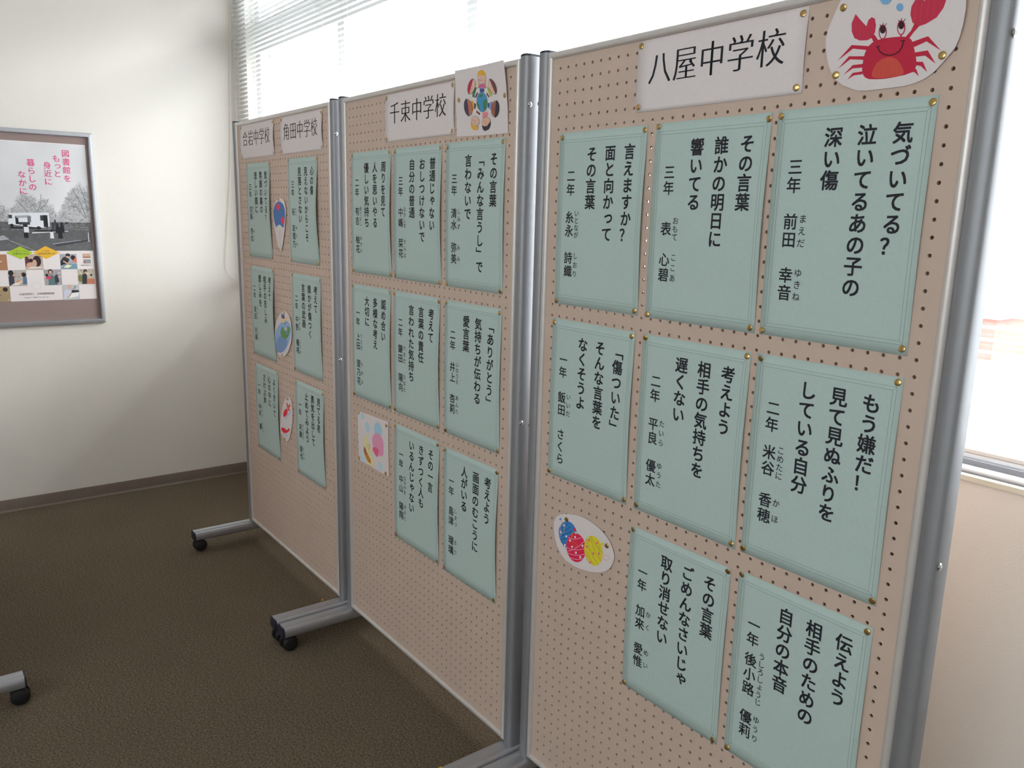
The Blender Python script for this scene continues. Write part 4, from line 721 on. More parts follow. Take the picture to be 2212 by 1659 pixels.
('p',(135,160,175),[(75.8,-951.5),(75.7,-955.6),(74.2,-959.5),(71.3,-962.5),(67.5,-964.4),(63.4,-964.6),(59.6,-963.3),(56.7,-960.6),(55.1,-956.9),(55.2,-952.8),(56.8,-949),(59.7,-945.9),(63.5,-944.1),(67.6,-943.8),(71.3,-945.1),(74.2,-947.8)]),
('p',(135,160,175),[(111.5,-979.2),(112.1,-984.6),(111,-989.9),(108.3,-994.4),(104.4,-997.6),(99.6,-999),(94.6,-998.5),(90,-996.2),(86.3,-992.3),(84,-987.2),(83.4,-981.7),(84.5,-976.4),(87.2,-971.9),(91.2,-968.8),(96,-967.4),(101,-967.9),(105.6,-970.3),(109.2,-974.2)]),
('p',(125,155,172),[(196.4,-968),(197.7,-975.4),(196.4,-982.8),(192.7,-989.6),(186.8,-995.1),(179.4,-998.8),(171.1,-1000.2),(162.8,-999.3),(155.3,-996),(149.3,-990.8),(145.4,-984),(144.1,-976.5),(145.5,-968.9),(149.3,-962.1),(155.3,-956.6),(162.8,-953.1),(171.1,-951.8),(179.4,-952.8),(186.8,-956.1),(192.6,-961.3)]),
('p',(145,165,185),[(198.5,-1087.8),(199.4,-1093.1),(198.4,-1098.5),(195.6,-1103.2),(191.3,-1106.7),(186.1,-1108.6),(180.5,-1108.6),(175.3,-1106.8),(171,-1103.3),(168.3,-1098.6),(167.4,-1093.2),(168.5,-1087.8),(171.3,-1083.1),(175.7,-1079.6),(180.9,-1077.8),(186.4,-1077.8),(191.6,-1079.6),(195.8,-1083.1)]),
('p',(145,165,185),[(46.3,-1075.4),(62.3,-1068.3),(83.1,-1096.1),(81.2,-1107.9),(52.9,-1107.8)]),
('p',(205,120,145),[(162.8,-1067.2),(149.6,-1061),(132.1,-1049.3),(135.3,-1041.9),(130.6,-1018.8),(134.9,-1004.6),(148.6,-992.7),(163.5,-987.8),(181,-988),(198.1,-995.4),(206.4,-1007.8),(207.5,-1023.2),(205.4,-1049.6),(193.7,-1057.7),(179.2,-1057.8)]),
('p',(190,75,105),[(162.8,-1067.2),(146.7,-1060.3),(130.5,-1049.7),(138.3,-1040.4),(156.3,-1035.9),(173.8,-1040.3),(171.9,-1055.3)]),
('l',(180,80,110),0.8,[(137.9,-1005.4),(163.2,-1053.2)]),
('l',(180,80,110),0.8,[(153.1,-993.1),(163.2,-1053.2)]),
('l',(180,80,110),0.8,[(169.4,-987.9),(163.2,-1053.2)]),
('l',(180,80,110),0.8,[(185.3,-991.3),(163.2,-1053.2)]),
('l',(180,80,110),0.8,[(199.4,-1000.9),(163.2,-1053.2)]),
('l',(180,80,110),0.8,[(206.2,-1016.4),(163.2,-1053.2)]),
('l',(180,80,110),0.8,[(205.8,-1032.3),(163.2,-1053.2)]),
('l',(180,80,110),0.8,[(204.1,-1045.7),(163.2,-1053.2)]),
('p',(200,165,130),[(79.9,-1012.4),(90.6,-1016.6),(101.1,-1023),(105.3,-1033.8),(118.9,-1037.9),(121.5,-1049),(125.5,-1065.7),(142.9,-1087.8),(142.4,-1101.3),(127.2,-1106.8),(96.7,-1106),(72.8,-1080.7),(67.2,-1062.5),(72.7,-1041.7),(69.9,-1033.4),(76.6,-1019.9)]),
('p',(150,100,40),[(75.4,-1053),(88.9,-1064.6),(100.9,-1073.5),(118.8,-1086.8),(121.4,-1099.5),(100,-1099.2),(79,-1082.1),(70.2,-1066.3)]),
('p',(125,70,50),[(73.9,-1051.9),(86,-1059.4),(94.7,-1075.1),(82.2,-1078.3),(73.3,-1068.5)]),
('l',(150,80,70),1.2,[(92.8,-1041.3),(98.6,-1050.2),(104.4,-1061.4)]),
('l',(150,80,70),1.2,[(99.6,-1039.2),(105.4,-1048.6),(108.8,-1057.4)]),
('l',(150,80,70),1.2,[(106.4,-1037.1),(112.2,-1046.9),(113.2,-1053.3)]),
('l',(150,80,70),1.2,[(113.2,-1035),(118.9,-1045.2),(117.6,-1049.2)]),
]),
'fan':((190, 175, 180),[(351.1,-299.8),(357.5,-289.9),(368.5,-280.4),(384,-271.4),(398.5,-265.8),(412.2,-263.5),(426.8,-263.6),(442.2,-266.2),(454,-271.1),(462.4,-278.4),(468.4,-288.4),(472,-301.3),(471.7,-316.6),(467.4,-334.3),(461.9,-353.8),(455.1,-375),(446.5,-397.7),(436,-421.7),(426.4,-440.2),(417.7,-453),(407.2,-457.6),(394.9,-453.9),(384.3,-441.9),(375.3,-421.3),(364.8,-397.9),(352.7,-371.4),(346.9,-344.8),(347.5,-318.1)],[
('p',(70,105,160),[(349,-313.1),(353.2,-303.2),(360.1,-294),(369.9,-285.8),(381.2,-280.1),(393.9,-276.8),(407,-275.7),(420.4,-276.6),(433.1,-279.5),(445,-284.4),(454,-291.2),(460.1,-300.1),(463.3,-310.2),(463.8,-321.5),(461.4,-333.6),(456.2,-346.6),(450.6,-358.3),(444.4,-368.6),(437.6,-371.3),(430.1,-366.6),(421.9,-363.1),(413,-360.8),(404,-360.1),(394.9,-361.1),(386.1,-364.1),(377.7,-369.3),(369.2,-367.2),(360.6,-357.7),(353.9,-344.3),(349.3,-326.9)]),
('p',(200,60,85),[(417.9,-295.1),(417,-300.4),(412.5,-304.9),(405.4,-307.5),(396.9,-307.8),(388.8,-305.7),(382.7,-301.6),(379.9,-296.3),(380.8,-290.9),(385.4,-286.5),(392.6,-283.9),(401.1,-283.6),(409.1,-285.8),(415.1,-289.9)]),
('p',(200,60,85),[(455.5,-342.8),(454.9,-348.5),(451,-353.2),(444.7,-356),(437.2,-356.4),(430,-354.2),(424.5,-349.9),(421.8,-344.4),(422.4,-338.7),(426.4,-333.9),(432.7,-331.1),(440.2,-330.8),(447.4,-333),(452.9,-337.3)]),
('p',(205,195,195),[(377.7,-369.3),(386.1,-364.1),(394.9,-361.1),(404,-360.1),(413,-360.8),(421.9,-363.1),(430.1,-366.6),(437.6,-371.3),(438.4,-376.4),(432.4,-381.9),(424.4,-385.8),(414.1,-388.1),(403.9,-387.9),(393.8,-385.3),(385,-380.9),(377.3,-374.9)]),
('l',(110,70,80),1.2,[(409.2,-385.1),(406.2,-449.7)]),
('l',(120,80,90),0.5,[(378.1,-372.6),(409.1,-386.8)]),
('l',(120,80,90),0.5,[(390,-364.9),(409.1,-386.8)]),
('l',(120,80,90),0.5,[(403.9,-361.3),(409.1,-386.8)]),
('l',(120,80,90),0.5,[(417.5,-361.1),(409.1,-386.8)]),
('l',(120,80,90),0.5,[(430.6,-366.6),(409.1,-386.8)]),
('l',(120,80,90),0.5,[(439.1,-373.8),(409.1,-386.8)]),
]),
'boat':((180, 165, 170),[(325.9,-756.2),(334.7,-737.6),(348,-720.9),(365.7,-705.9),(384.2,-694.2),(403.3,-685.8),(420.8,-681.2),(436.7,-680.4),(451.1,-682.4),(464.1,-687.3),(475.5,-696.8),(485.5,-710.7),(491.3,-728),(493.1,-748.7),(490.4,-769.2),(483.3,-789.6),(471.3,-809.5),(454.1,-829),(436,-843.7),(416.9,-853.5),(399.1,-859.9),(382.6,-862.9),(365.2,-860.7),(347,-853.3),(333.2,-841.4),(323.9,-825.1),(319.8,-804),(320.9,-778.3)],[
('p',(125,150,185),[(328.9,-776),(337.2,-762.7),(351.4,-750),(371.2,-738.1),(388.2,-729.2),(402.6,-723.2),(418.9,-718.6),(437.3,-715.2),(453.1,-715.1),(466.2,-718.2),(476.8,-723.4),(485.1,-730.9),(488.1,-741.4),(486,-755.1),(479.3,-770.7),(468,-788.3),(452.6,-805.3),(433.3,-821.8),(411.6,-834.8),(387.7,-844.4),(366.2,-849.3),(347.3,-849.5),(334.2,-843.5),(326.9,-831.3),(323.6,-814.5),(324.4,-793.3)]),
('p',(105,130,168),[(335.8,-812),(350.5,-794.2),(369.7,-782.9),(393.4,-778.1),(415.3,-777.8),(435.4,-782),(446.1,-789.1),(447.5,-799.2),(438.6,-812),(419.1,-827.7),(398.6,-838.9),(377.1,-845.5),(358.7,-848.3),(343.4,-847),(333.9,-840),(330.3,-827.3)]),
('p',(85,125,70),[(412.3,-744.1),(416.2,-752.6),(424.5,-755.2),(437.2,-751.9),(445,-745.9),(448,-737),(458.3,-733.9),(475.9,-736.4),(478.4,-746.2),(466,-763.3),(454,-774.9),(442.3,-780.7),(431.8,-784.9),(422.5,-787.4),(407.2,-785.1),(385.9,-778),(379.8,-767.3),(389.1,-753.2),(397.9,-744.6),(406.2,-741.4)]),
('p',(90,125,165),[(439,-750.9),(461.1,-754.9),(451.1,-768),(437.8,-766.3)]),
('p',(205,170,120),[(401.4,-709.3),(429.1,-704.4),(434.9,-717.4),(418.2,-727.8),(395.6,-723.6)]),
('p',(60,95,140),[(393.4,-693.9),(420.8,-695.2),(429.3,-702.7),(396.8,-709.8)]),
('p',(130,50,65),[(402,-702.4),(429.3,-701.9),(424.3,-708.4),(401.3,-711)]),
('l',(170,120,130),0.8,[(437.6,-712),(465.4,-698.7)]),
('p',(50,50,80),[(433.8,-726),(431.8,-727.9),(427.2,-729.1),(422.7,-729),(421,-727.5),(423,-725.6),(427.6,-724.3),(432,-724.5)]),
('p',(205,180,150),[(437.6,-740.8),(448.9,-739.5),(443.3,-753.7),(432,-753.4)]),
]),
'fish':((180, 160, 165),[(342.5,-1132.6),(349.8,-1110.6),(360.5,-1086.1),(374.4,-1059.2),(388.2,-1039.2),(401.8,-1026.1),(414.9,-1017),(427.6,-1011.9),(439.9,-1010.4),(451.7,-1012.6),(461.4,-1018.5),(468.9,-1028.2),(473.5,-1043.1),(475.3,-1063.2),(472.7,-1085.7),(465.7,-1110.8),(456.2,-1135.6),(444.2,-1160.2),(432.8,-1178),(422,-1188.8),(410.3,-1194.8),(397.8,-1195.9),(383.1,-1192.9),(366.3,-1185.7),(353.2,-1177.4),(344,-1167.8),(339.2,-1158.2),(338.9,-1148.5)],[
('p',(165,160,190),[(398.3,-1102.4),(414.3,-1089.4),(430.1,-1077.5),(445.6,-1066.6),(454.4,-1062.9),(456.5,-1066.2),(449.9,-1073.3),(434.3,-1084.1),(421.3,-1093.6),(410.7,-1101.6),(401.6,-1106.5),(394,-1108.1)]),
('p',(165,160,190),[(370.3,-1170.4),(392.8,-1170.9),(411.8,-1166.9),(427.3,-1158.5),(427.2,-1159.9),(411.4,-1171.4),(395.9,-1177.5),(380.9,-1178.1),(369.7,-1176.4),(362.6,-1172.2)]),
('p',(195,40,55),[(380,-1085.3),(385.7,-1078.3),(392.5,-1072.1),(400.4,-1066.7),(408.8,-1063.3),(417.5,-1061.9),(422.8,-1063.7),(424.8,-1068.4),(422.4,-1074.9),(415.5,-1083),(406.8,-1090.5),(396.3,-1097.6),(387.9,-1100.8),(381.7,-1100.3),(378.2,-1097.2),(377.5,-1091.6)]),
('p',(200,75,60),[(421.8,-1061.3),(415.7,-1048.3),(417.1,-1033),(428.7,-1040),(435.4,-1046.2),(448.8,-1032.2),(451.5,-1039.2),(457.6,-1040.7),(439.5,-1054.8),(450.9,-1061.8),(433.5,-1067.3)]),
('p',(195,40,55),[(352.4,-1153.4),(361.7,-1149.8),(371.4,-1147.4),(381.6,-1146),(391.5,-1146.6),(401.2,-1149.2),(409.8,-1148.9),(417.5,-1145.7),(422.8,-1141.8),(425.7,-1137.4),(430.7,-1136.2),(437.8,-1138.4),(438.7,-1142),(433.3,-1147),(424.2,-1152.7),(411.3,-1159.1),(398.5,-1163.8),(385.7,-1166.8),(373.8,-1167.4),(362.6,-1165.7),(354.7,-1162.4),(350.1,-1157.6)]),
('p',(195,40,55),[(410.5,-1077.9),(424.8,-1082.4),(412.1,-1087)]),
]),
}
def strokes_to_mesh(b, shapes, white, y0, step, x0=0.0, z0=0.0):
    kf = (0.72 / lin((sum(white) / 3,) * 3)[0],) * 3
    y = y0
    for s in shapes:
        y -= step; c = tuple(min(0.9, v * f) for v, f in zip(lin(s[1]), kf))
        if s[0] == 'p':
            P = [(x / 1000 - x0, z / 1000 - z0) for x, z in s[2]]
            b.add([(x, y, z) for x, z in P], [tuple(t) for t in tess(P)], c)
        else:
            w = s[2] / 2000; P = [Vector((x / 1000 - x0, z / 1000 - z0)) for x, z in s[3]]; vs = []
            for i, p in enumerate(P):
                d = (P[min(i + 1, len(P) - 1)] - P[max(i - 1, 0)]).normalized(); n = Vector((-d.y, d.x)) * w
                vs += [(p.x + n.x, y, p.y + n.y), (p.x - n.x, y, p.y - n.y)]
            b.add(vs, [(2 * i, 2 * i + 1, 2 * i + 3, 2 * i + 2) for i in range(len(P) - 1)], c)
def card(key, name, k, label, short, tacks, y=-0.0016, tilt=0.0, group='cut-out picture cards on the boards'):
    white, outl, shapes = ART[key]
    P = [(x / 1000, z / 1000) for x, z in outl]; x0 = sum(p[0] for p in P) / len(P); z0 = min(p[1] for p in P)
    b = MB(); L = [(x - x0, z - z0) for x, z in P]; n = len(L); T = 0.0004; tr = [tuple(t) for t in tess(L)]
    b.add([(x, 0, z) for x, z in L] + [(x, T, z) for x, z in L], tr + [tuple(n + i for i in reversed(t)) for t in tr] + [(i, (i + 1) % n, n + (i + 1) % n, n + i) for i in range(n)])
    o = b.build(name, M['white_paper']); o.location = to_world(k, x0, z0, y); o.rotation_euler = (tilt, 0, PANEL[k][2]); tag(o, label, 'picture card', group)
    b = MB(); strokes_to_mesh(b, shapes, white, -0.00005, 0.00002, x0, z0); b.build('drawing', M['print'], o)
    for (u, z), pos in tacks:
        tack(k, u / 1000, z / 1000, y - 0.0002 - (z / 1000 - z0) * math.tan(tilt) * 1.0, 'brass thumbtack at the %s of the %s card' % (pos, short), TG)
card('crab', 'crab_card', 3, 'round white card with a smiling red crab pinned over the top rail', 'red crab', [((656.9, 4.6), 'upper left edge'), ((652.2, -88.8), 'lower left edge'), ((810.0, -81.6), 'lower right edge')], -0.0018, 0.055)
card('eggs', 'yoyo_card', 3, 'oval white card with blue, red and yellow water balloon yo-yos', 'water balloon', [((80.7, -984.2), 'top'), ((214.8, -1001.2), 'right end')], -0.003)
card('kids', 'children_card', 2, 'cream card with cartoon children holding hands round a globe', 'children', [((620.9, -31.1), 'left edge'), ((810.9, -38.6), 'right edge')], -0.0016, 0.052)
card('shell', 'seashell_card', 2, 'white card with a pink scallop and a brown spiral seashell', 'seashell', [((38.5, -946.9), 'top left corner'), ((227.5, -948.9), 'top right corner'), ((38.9, -1101.6), 'bottom left corner'), ((221.3, -1104.7), 'bottom right corner')], -0.0025)
card('fan', 'paper_fan_card', 1, 'cut-out of a blue hand fan with red flowers', 'blue fan', [((405.1, -269.5), 'top'), ((395.6, -451.0), 'bottom')], -0.004)
card('boat', 'pond_card', 1, 'oval card of a tiny boy on blue water with a green leaf', 'blue water', [((423.6, -688.9), 'top'), ((386.8, -854.6), 'bottom')], -0.004)
card('fish', 'goldfish_card', 1, 'narrow oval card with two red goldfish', 'goldfish', [((430.6, -1019.4), 'top'), ((386.2, -1190.0), 'bottom')], -0.003)

# ================================================================ POSTER CASE on the back wall (x = XB), drawn in (y, z)
fr = empty('poster_frame', (XB, -0.683, 0.892)); tag(fr, 'silver framed notice case with a mauve-brown backing on the back wall', 'notice frame')
FY0, FY1, FZ0, FZ1 = -0.315, 0.315, 0.0, 0.895
fpf = [(0, 0), (0.016, 0.0), (0.0195, 0.003), (0.0205, 0.010), (0.0195, 0.018), (0.012, 0.0205), (0.010, 0.0215), (0, 0.0215)]   # (x out of the wall, a inward)
b = MB(); b.prism([(x, FZ0 + a) for x, a in fpf], 1, FY0, FY1, mitre=lambda p: (p[1] - FZ0, -(p[1] - FZ0))); b.build('frame_bar', M['alu'], fr, 30)
b = MB(); b.prism([(x, FZ1 - a) for x, a in fpf], 1, FY0, FY1, mitre=lambda p: (FZ1 - p[1], -(FZ1 - p[1]))); b.build('frame_bar', M['alu'], fr, 30)
b = MB(); b.prism([(x, FY0 + a) for x, a in fpf], 2, FZ0, FZ1, mitre=lambda p: (p[1] - FY0, -(p[1] - FY0))); b.build('frame_bar', M['alu'], fr, 30)
b = MB(); b.prism([(x, FY1 - a) for x, a in fpf], 2, FZ0, FZ1, mitre=lambda p: (FY1 - p[1], -(FY1 - p[1]))); b.build('frame_bar', M['alu'], fr, 30)
b = MB(); b.box(0.001, 0.006, FY0 + 0.008, FY1 - 0.008, FZ0 + 0.008, FZ1 - 0.008); b.build('backing_board', M['mat_board'], fr)
# poster: local x -> world y, local z -> world z, facing +x. Built in a frame rotated by 90 deg: local +x = world +y, local -y = world +x
PY1, PZ0, PZ1 = -0.4005, 1.009, 1.7325; PW = 0.515; PY0 = PY1 - PW
po = empty('library_poster', (XB + 0.0066, PY0, PZ0), PI / 2); tag(po, 'library poster with a black and white blossom photograph and pink lettering', 'poster')
b = MB(); b.box(0, PW, 0.0, 0.0003, 0, PZ1 - PZ0)
b.build('sheet', M['white_paper'], po)
rng = np.random.RandomState(3)
def vn(shape, cells, seed):
    r = np.random.RandomState(seed); g = r.rand(cells[0] + 2, cells[1] + 2); yy = np.linspace(0, cells[0], shape[0]); xx = np.linspace(0, cells[1], shape[1])
    y0 = yy.astype(int); x0 = xx.astype(int); fy = (yy - y0)[:, None]; fx = (xx - x0)[None]
    return g[y0][:, x0] * (1 - fy) * (1 - fx) + g[y0 + 1][:, x0] * fy * (1 - fx) + g[y0][:, x0 + 1] * (1 - fy) * fx + g[y0 + 1][:, x0 + 1] * fy * fx
def raster(img, x0, z0, dx, y, name, parent):
    """img: rows from the bottom, values linear rgb; one quad per cell"""
    H, Wd, _ = img.shape; b = MB()
    for j in range(H + 1):
        for i in range(Wd + 1): b.v.append((x0 + i * dx, y, z0 + j * dx))
    for j in range(H):
        for i in range(Wd):
            b.f.append((j * (Wd + 1) + i, j * (Wd + 1) + i + 1, (j + 1) * (Wd + 1) + i + 1, (j + 1) * (Wd + 1) + i)); b.c.append(tuple(img[j, i]))
    return b.build(name, M['print'], parent)
# --- black and white photograph: sky, blossom trees, dark ground
dx = 0.0026; nx = int(PW / dx); nz = int((PZ1 - 0.001 - 1.2405) / dx)
zz = 1.2405 + (np.arange(nz) + .5) * dx; xx = PY0 + (np.arange(nx) + .5) * dx
g = np.zeros((nz, nx))
skyv = 0.66 + 0.10 * vn((nz, nx), (5, 6), 1) + 0.02 * rng.rand(nz, nx)
fine = vn((nz, nx), (80, 80), 2); med = vn((nz, nx), (28, 30), 5); hz = 1.373
crown = np.zeros(nx)
for cx, cw, ch in ((-0.80, .10, .095), (-0.66, .075, .135), (-0.60, .07, .11), (-0.44, .085, .185), (-0.52, .05, .06), (-0.40, .05, .17)):
    crown = np.maximum(crown, ch * np.exp(-((xx - cx) / cw) ** 2))
for j in range(nz):
    z = zz[j]
    if z > hz:
        dens = np.clip((hz + crown - z) / 0.05 + 0.35, 0, 1) * (crown > 0.02)
        tree = 0.20 + 0.46 * (fine[j] * 0.6 + rng.rand(nx) * 0.4)
        mask = (med[j] * 0.5 + rng.rand(nx) * 0.5) < dens
        g[j] = np.where(mask, tree, skyv[j])
    elif z > 1.335:
        g[j] = 0.05 + 0.12 * fine[j] + 0.05 * rng.rand(nx)
    else:
        t = (1.335 - z) / 0.095; g[j] = 0.085 + 0.03 * t + 0.05 * med[j] * fine[j] + 0.03 * rng.rand(nx)
img = np.stack([g, g * 1.0, g * 1.05], 2)
raster(img, 0, 1.2405 - PZ0, dx, -0.00015, 'photograph', po)
def PX(y): return (y - PY0) * 1000
def rect(c, y0, y1, z0, z1): return ('p', c, [(PX(y0), (z0 - PZ0) * 1000), (PX(y1), (z0 - PZ0) * 1000), (PX(y1), (z1 - PZ0) * 1000), (PX(y0), (z1 - PZ0) * 1000)])
def poly(c, P): return ('p', c, [(PX(y), (z - PZ0) * 1000) for y, z in P])
def ln(c, w, P): return ('l', c, w, [(PX(y), (z - PZ0) * 1000) for y, z in P])
def oval(c, y, z, ry, rz, n=12): return poly(c, [(y + ry * math.cos(2 * PI * i / n), z + rz * math.sin(2 * PI * i / n)) for i in range(n)])
K1, K2, K3, WH, GR = (25, 25, 32), (60, 60, 68), (110, 110, 118), (215, 217, 225), (160, 162, 170)
sh = []
for a, bb in (((-.42, 1.39), (-.50, 1.49)), ((-.42, 1.40), (-.47, 1.53)), ((-.41, 1.42), (-.44, 1.55)), ((-.405, 1.43), (-.49, 1.45)), ((-.62, 1.41), (-.66, 1.48)), ((-.62, 1.42), (-.60, 1.50)), ((-.66, 1.41), (-.70, 1.47)), ((-.77, 1.40), (-.80, 1.45)), ((-.77, 1.40), (-.75, 1.44)), ((-.61, 1.43), (-.57, 1.48))):
    sh.append(ln(K2, 1.6, [a, ((a[0] + bb[0]) / 2 + .006, (a[1] + bb[1]) / 2), bb]))
sh += [poly(WH, [(-.742, 1.362), (-.610, 1.346), (-.575, 1.352), (-.575, 1.417), (-.735, 1.412)]), rect(K1, -.712, -.700, 1.362, 1.400), rect(K2, -.700, -.655, 1.360, 1.372), poly(GR, [(-.712, 1.400), (-.655, 1.404), (-.645, 1.394), (-.705, 1.390)]),
 rect(K2, -.738, -.724, 1.388, 1.404), rect(K2, -.612, -.598, 1.380, 1.404), rect(K3, -.664, -.650, 1.372, 1.398), rect(K1, -.600, -.582, 1.350, 1.405), oval(K1, -.728, 1.356, .008, .008), oval(K1, -.622, 1.346, .008, .008),
 rect(K1, -.735, -.61, 1.342, 1.349), rect(K1, -.684, -.666, 1.300, 1.362), rect(WH, -.682, -.662, 1.325, 1.350), poly(WH, [(-.650, 1.326), (-.540, 1.330), (-.500, 1.334), (-.500, 1.331), (-.650, 1.321)]), rect(K1, -.640, -.545, 1.331, 1.336),
 poly(K2, [(-.57, 1.27), (-.42, 1.292), (-.415, 1.286), (-.55, 1.262)]), poly(GR, [(-.57, 1.274), (-.45, 1.291), (-.45, 1.289), (-.57, 1.270)]),
 rect(WH, -.417, -.414, 1.285, 1.327), ln(WH, 1.0, [(-.422, 1.284), (-.408, 1.285)]), ln(GR, .8, [(-.50, 1.345), (-.41, 1.338)]), ln(GR, .8, [(-.50, 1.352), (-.41, 1.350)])]
for (y, z, s_, c) in ((-.545, 1.345, 1.0, K1), (-.562, 1.352, .8, K2), (-.525, 1.348, 1.05, K1), (-.505, 1.356, .8, K3), (-.57, 1.318, .9, WH), (-.535, 1.322, 1.1, K1), (-.552, 1.37, .6, K2)):
    sh += [poly(c, [(y - .009 * s_, z - .022 * s_), (y + .009 * s_, z - .022 * s_), (y + .007 * s_, z + .012 * s_), (y - .007 * s_, z + .012 * s_)]), oval(K1, y, z + .018 * s_, .0055 * s_, .007 * s_)]
sh += [poly(GR, [(-.80, 1.300), (-.765, 1.312), (-.745, 1.296), (-.80, 1.286)]), ln(WH, 1.2, [(-.80, 1.287), (-.745, 1.294)])]
for i in range(26):
    t = i / 25; sh.append(rect((150, 150, 160), -.745 + .09 * t + R.uniform(-.004, .004), -.742 + .09 * t + .003, 1.288 - .045 * t, 1.290 - .045 * t))
# --- checkerboard of small colour photographs
E0 = (-.8325, -.761, -.689, -.617, -.545, -.4745, -.403)
Z0 = (1.2255, 1.1535, 1.0800, 1.0080)
def tile(ci, ri, bgc, items):
    y0, y1, z1, z0 = E0[ci], E0[ci + 1], Z0[ri], Z0[ri + 1]; sh.append(rect(bgc, y0, y1, z0, z1)); w, h = y1 - y0, z1 - z0
    for it in items:
        if it[0] == 'o': sh.append(oval(it[1], y0 + it[2] * w, z0 + it[3] * h, it[4] * w, it[5] * h))
        else: sh.append(poly(it[1], [(y0 + a * w, z0 + c * h) for a, c in it[2]]))
def mottle(cols, n, seed):
    r = random.Random(seed); o = []
    for _ in range(n):
        x, z, a, c = r.uniform(0, .85), r.uniform(.05, .88), r.uniform(.05, .15), r.uniform(.03, .1); o.append(('q', r.choice(cols), [(x, z), (min(1, x + a), z), (min(1, x + a), min(1, z + c)), (x, min(1, z + c))]))
    return o
HA, SKN = (45, 32, 38), (205, 160, 140)
tile(2, 0, (190, 165, 150), mottle([(160, 130, 120), (215, 200, 190), (140, 90, 75)], 10, 1) + [('q', (95, 50, 50), [(0, .2), (.25, .35), (.2, .8), (0, .9)]), ('o', HA, .66, .55, .24, .36), ('o', SKN, .52, .42, .13, .24), ('o', SKN, .2, .3, .15, .16), ('o', HA, .32, .6, .12, .13), ('q', (215, 210, 205), [(.05, .05), (.95, .1), (.95, .2), (.3, .2)])])
tile(4, 0, (165, 165, 170), mottle([(190, 190, 190), (140, 150, 160)], 8, 2) + [('q', (45, 45, 55), [(0, .25), (.4, .35), (.55, .6), (.45, .85), (.2, .8), (.02, .55)]), ('o', HA, .48, .92, .14, .12), ('o', SKN, .46, .8, .09, .08), ('o', HA, .78, .76, .15, .16), ('q', (205, 110, 90), [(.72, .5), (.98, .45), (1, .75), (.9, .75)]), ('q', (110, 150, 165), [(.05, .02), (1, .02), (1, .3), (.5, .38), (.1, .2)]), ('q', (225, 220, 190), [(.15, .12), (.45, .08), (.7, .25), (.4, .3)]), ('q', SKN, [(.15, .5), (.45, .3), (.5, .36), (.2, .58)])])
tile(1, 1, (175, 170, 165), mottle([(120, 150, 175), (205, 195, 185), (190, 120, 90)], 14, 3) + [('o', HA, .14, .82, .15, .18), ('q', (55, 55, 70), [(0, 0), (.3, .2), (.3, .6), (.1, .7), (0, .6)]), ('o', HA, .85, .7, .13, .15), ('q', (90, 110, 140), [(.75, .1), (1, .1), (1, .55), (.8, .55)]), ('q', (225, 215, 205), [(.1, .05), (.6, .35), (.75, .3), (.5, .05)]), ('q', (215, 140, 90), [(.4, .2), (.65, .28), (.6, .36), (.42, .33)])])
tile(3, 1, (160, 155, 160), mottle([(200, 195, 190), (120, 125, 135), (180, 150, 140)], 12, 4) + [('o', HA, .37, .85, .14, .18), ('o', SKN, .37, .82, .09, .12), ('q', (90, 115, 120), [(.2, 0), (.75, 0), (.7, .45), (.45, .65), (.25, .6)]), ('o', (215, 60, 100), .24, .48, .16, .10), ('o', HA, .15, .64, .09, .1), ('q', (60, 60, 70), [(.6, .1), (.85, .2), (.75, .7), (.6, .6)])])
tile(5, 1, (185, 175, 160), mottle([(205, 200, 195), (150, 120, 95)], 10, 5) + [('o', HA, .45, .85, .12, .12), ('o', SKN, .47, .78, .07, .07), ('q', (50, 52, 58), [(.2, .02), (.5, .02), (.55, .55), (.45, .72), (.25, .65)]), ('o', (110, 115, 70), .12, .4, .13, .25), ('q', (195, 120, 95), [(.5, .02), (.98, .02), (.98, .35), (.55, .38)]), ('o', HA, .8, .6, .06, .08)])
tile(4, 2, (190, 190, 195), mottle([(120, 110, 105), (215, 205, 195)], 8, 6) + [('q', (200, 205, 220), [(.05, .05), (.5, .1), (.5, .6), (.25, .75), (.05, .55)]), ('o', (205, 170, 155), .42, .85, .15, .16), ('q', (45, 45, 50), [(.5, .45), (.98, .5), (.98, .62), (.55, .65)]), ('q', (230, 230, 232), [(.3, .12), (.9, .2), (.98, .45), (.55, .45)]), ('q', SKN, [(.2, .1), (.3, .1), (.55, .42), (.45, .45)])])
tile(0, 0, (170, 120, 90), mottle([(195, 150, 110), (120, 60, 50), (210, 200, 195)], 10, 7))
tile(0, 2, (160, 140, 110), mottle([(200, 165, 70), (90, 70, 60), (190, 180, 165)], 8, 8) + [('o', HA, .75, .8, .14, .14)])
sh += [rect((200, 165, 140), -.4465, -.4150, 1.2065, 1.2270), rect((150, 95, 70), -.4465, -.4150, 1.2065, 1.2120), rect((150, 150, 155), -.4455, -.4150, 1.1800, 1.1995), rect((200, 70, 70), -.442, -.437, 1.184, 1.192)]
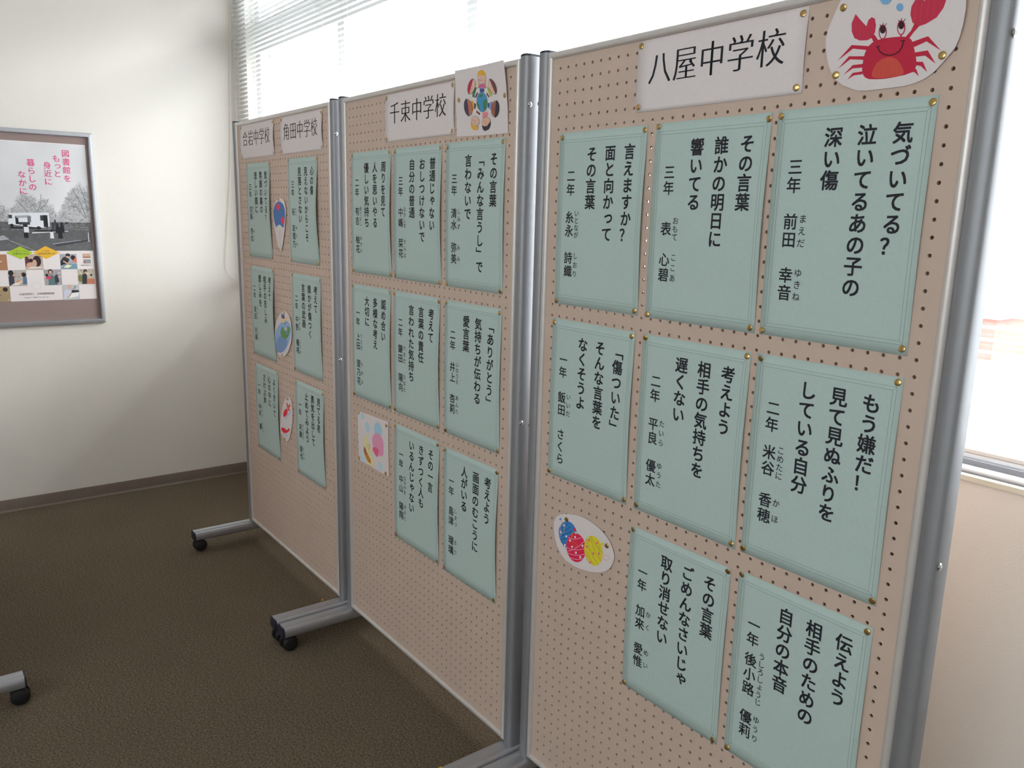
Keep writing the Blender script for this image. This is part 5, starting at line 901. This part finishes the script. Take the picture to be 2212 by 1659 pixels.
# coloured lozenges and the circle whose code is left out
sh += [poly((165, 195, 45), [(-.7615, 1.232), (-.7045, 1.203), (-.6545, 1.232), (-.7045, 1.262)]), poly((228, 178, 50), [(-.6535, 1.232), (-.6015, 1.203), (-.5440, 1.232), (-.6015, 1.263)])]
ring = [(-.6535 + .0185 * math.cos(2 * PI * i / 24), 1.0795 + .0185 * math.sin(2 * PI * i / 24)) for i in range(25)]
sh.append(ln((150, 170, 175), .5, ring))
b = MB(); strokes_to_mesh(b, sh, (205, 208, 218), -0.00018, 0.0000035); b.build('printed_pictures', M['print'], po)
flat = lambda x, z: -0.00095
def wcol(text, y, z, size, p):
    b = MB(); column(b, text, (y - PY0), z - PZ0, size, p, 0.004, flat); b.build('pink_lettering', M['pink_ink'], po)
wcol('図書館を', -.4850, 1.6890, .0345, .0378); wcol('もっと', -.5250, 1.6640, .0345, .0345); wcol('身近に', -.5645, 1.6310, .0345, .0365); wcol('暮らしの', -.6300, 1.6400, .0345, .0362); wcol('なかに', -.6695, 1.5855, .0345, .0368)
b = MB()
def hline(text, yc, z, size, p=None):
    p = p or size; x = yc - PY0 - p * (len(text) - 1) / 2
    for ch in text: put(b, ch, x, z - PZ0, size, 0.0, flat, 1.0, False); x += p
hline('4月30日は', -.7045, 1.2405, .0098, .0094); hline('図書館記念日', -.7035, 1.2280, .0112, .0110)
hline('5月は', -.6010, 1.2405, .0098, .0098); hline('図書館振興の月', -.6000, 1.2280, .0106, .0104)
hline('公益社団法人　日本図書館協会', -.6530, 1.0420, .0108, .0104); hline('https://www.jla.or.jp/', -.6530, 1.0265, .0085, .0046); hline('図書館写真募集より', -.4360, 1.1715, .0056, .0052)
b.build('small_lettering', M['grey_ink'], po)
# a crumb on the carpet by the far feet
b = MB(); b.lathe((0, 0, 0.0), (0, 0, 1), [(0.004, 0), (0.007, 0.002), (0.005, 0.006), (0.001, 0.008)], 7)
tag(b.build('paper_scrap', M['scrap'], None, False, (-1.303, 0.0, 0.0)), 'tiny orange scrap on the carpet beyond the paired feet under the boards', 'scrap')

bpy.data.objects.remove(_to); bpy.data.curves.remove(_tc)
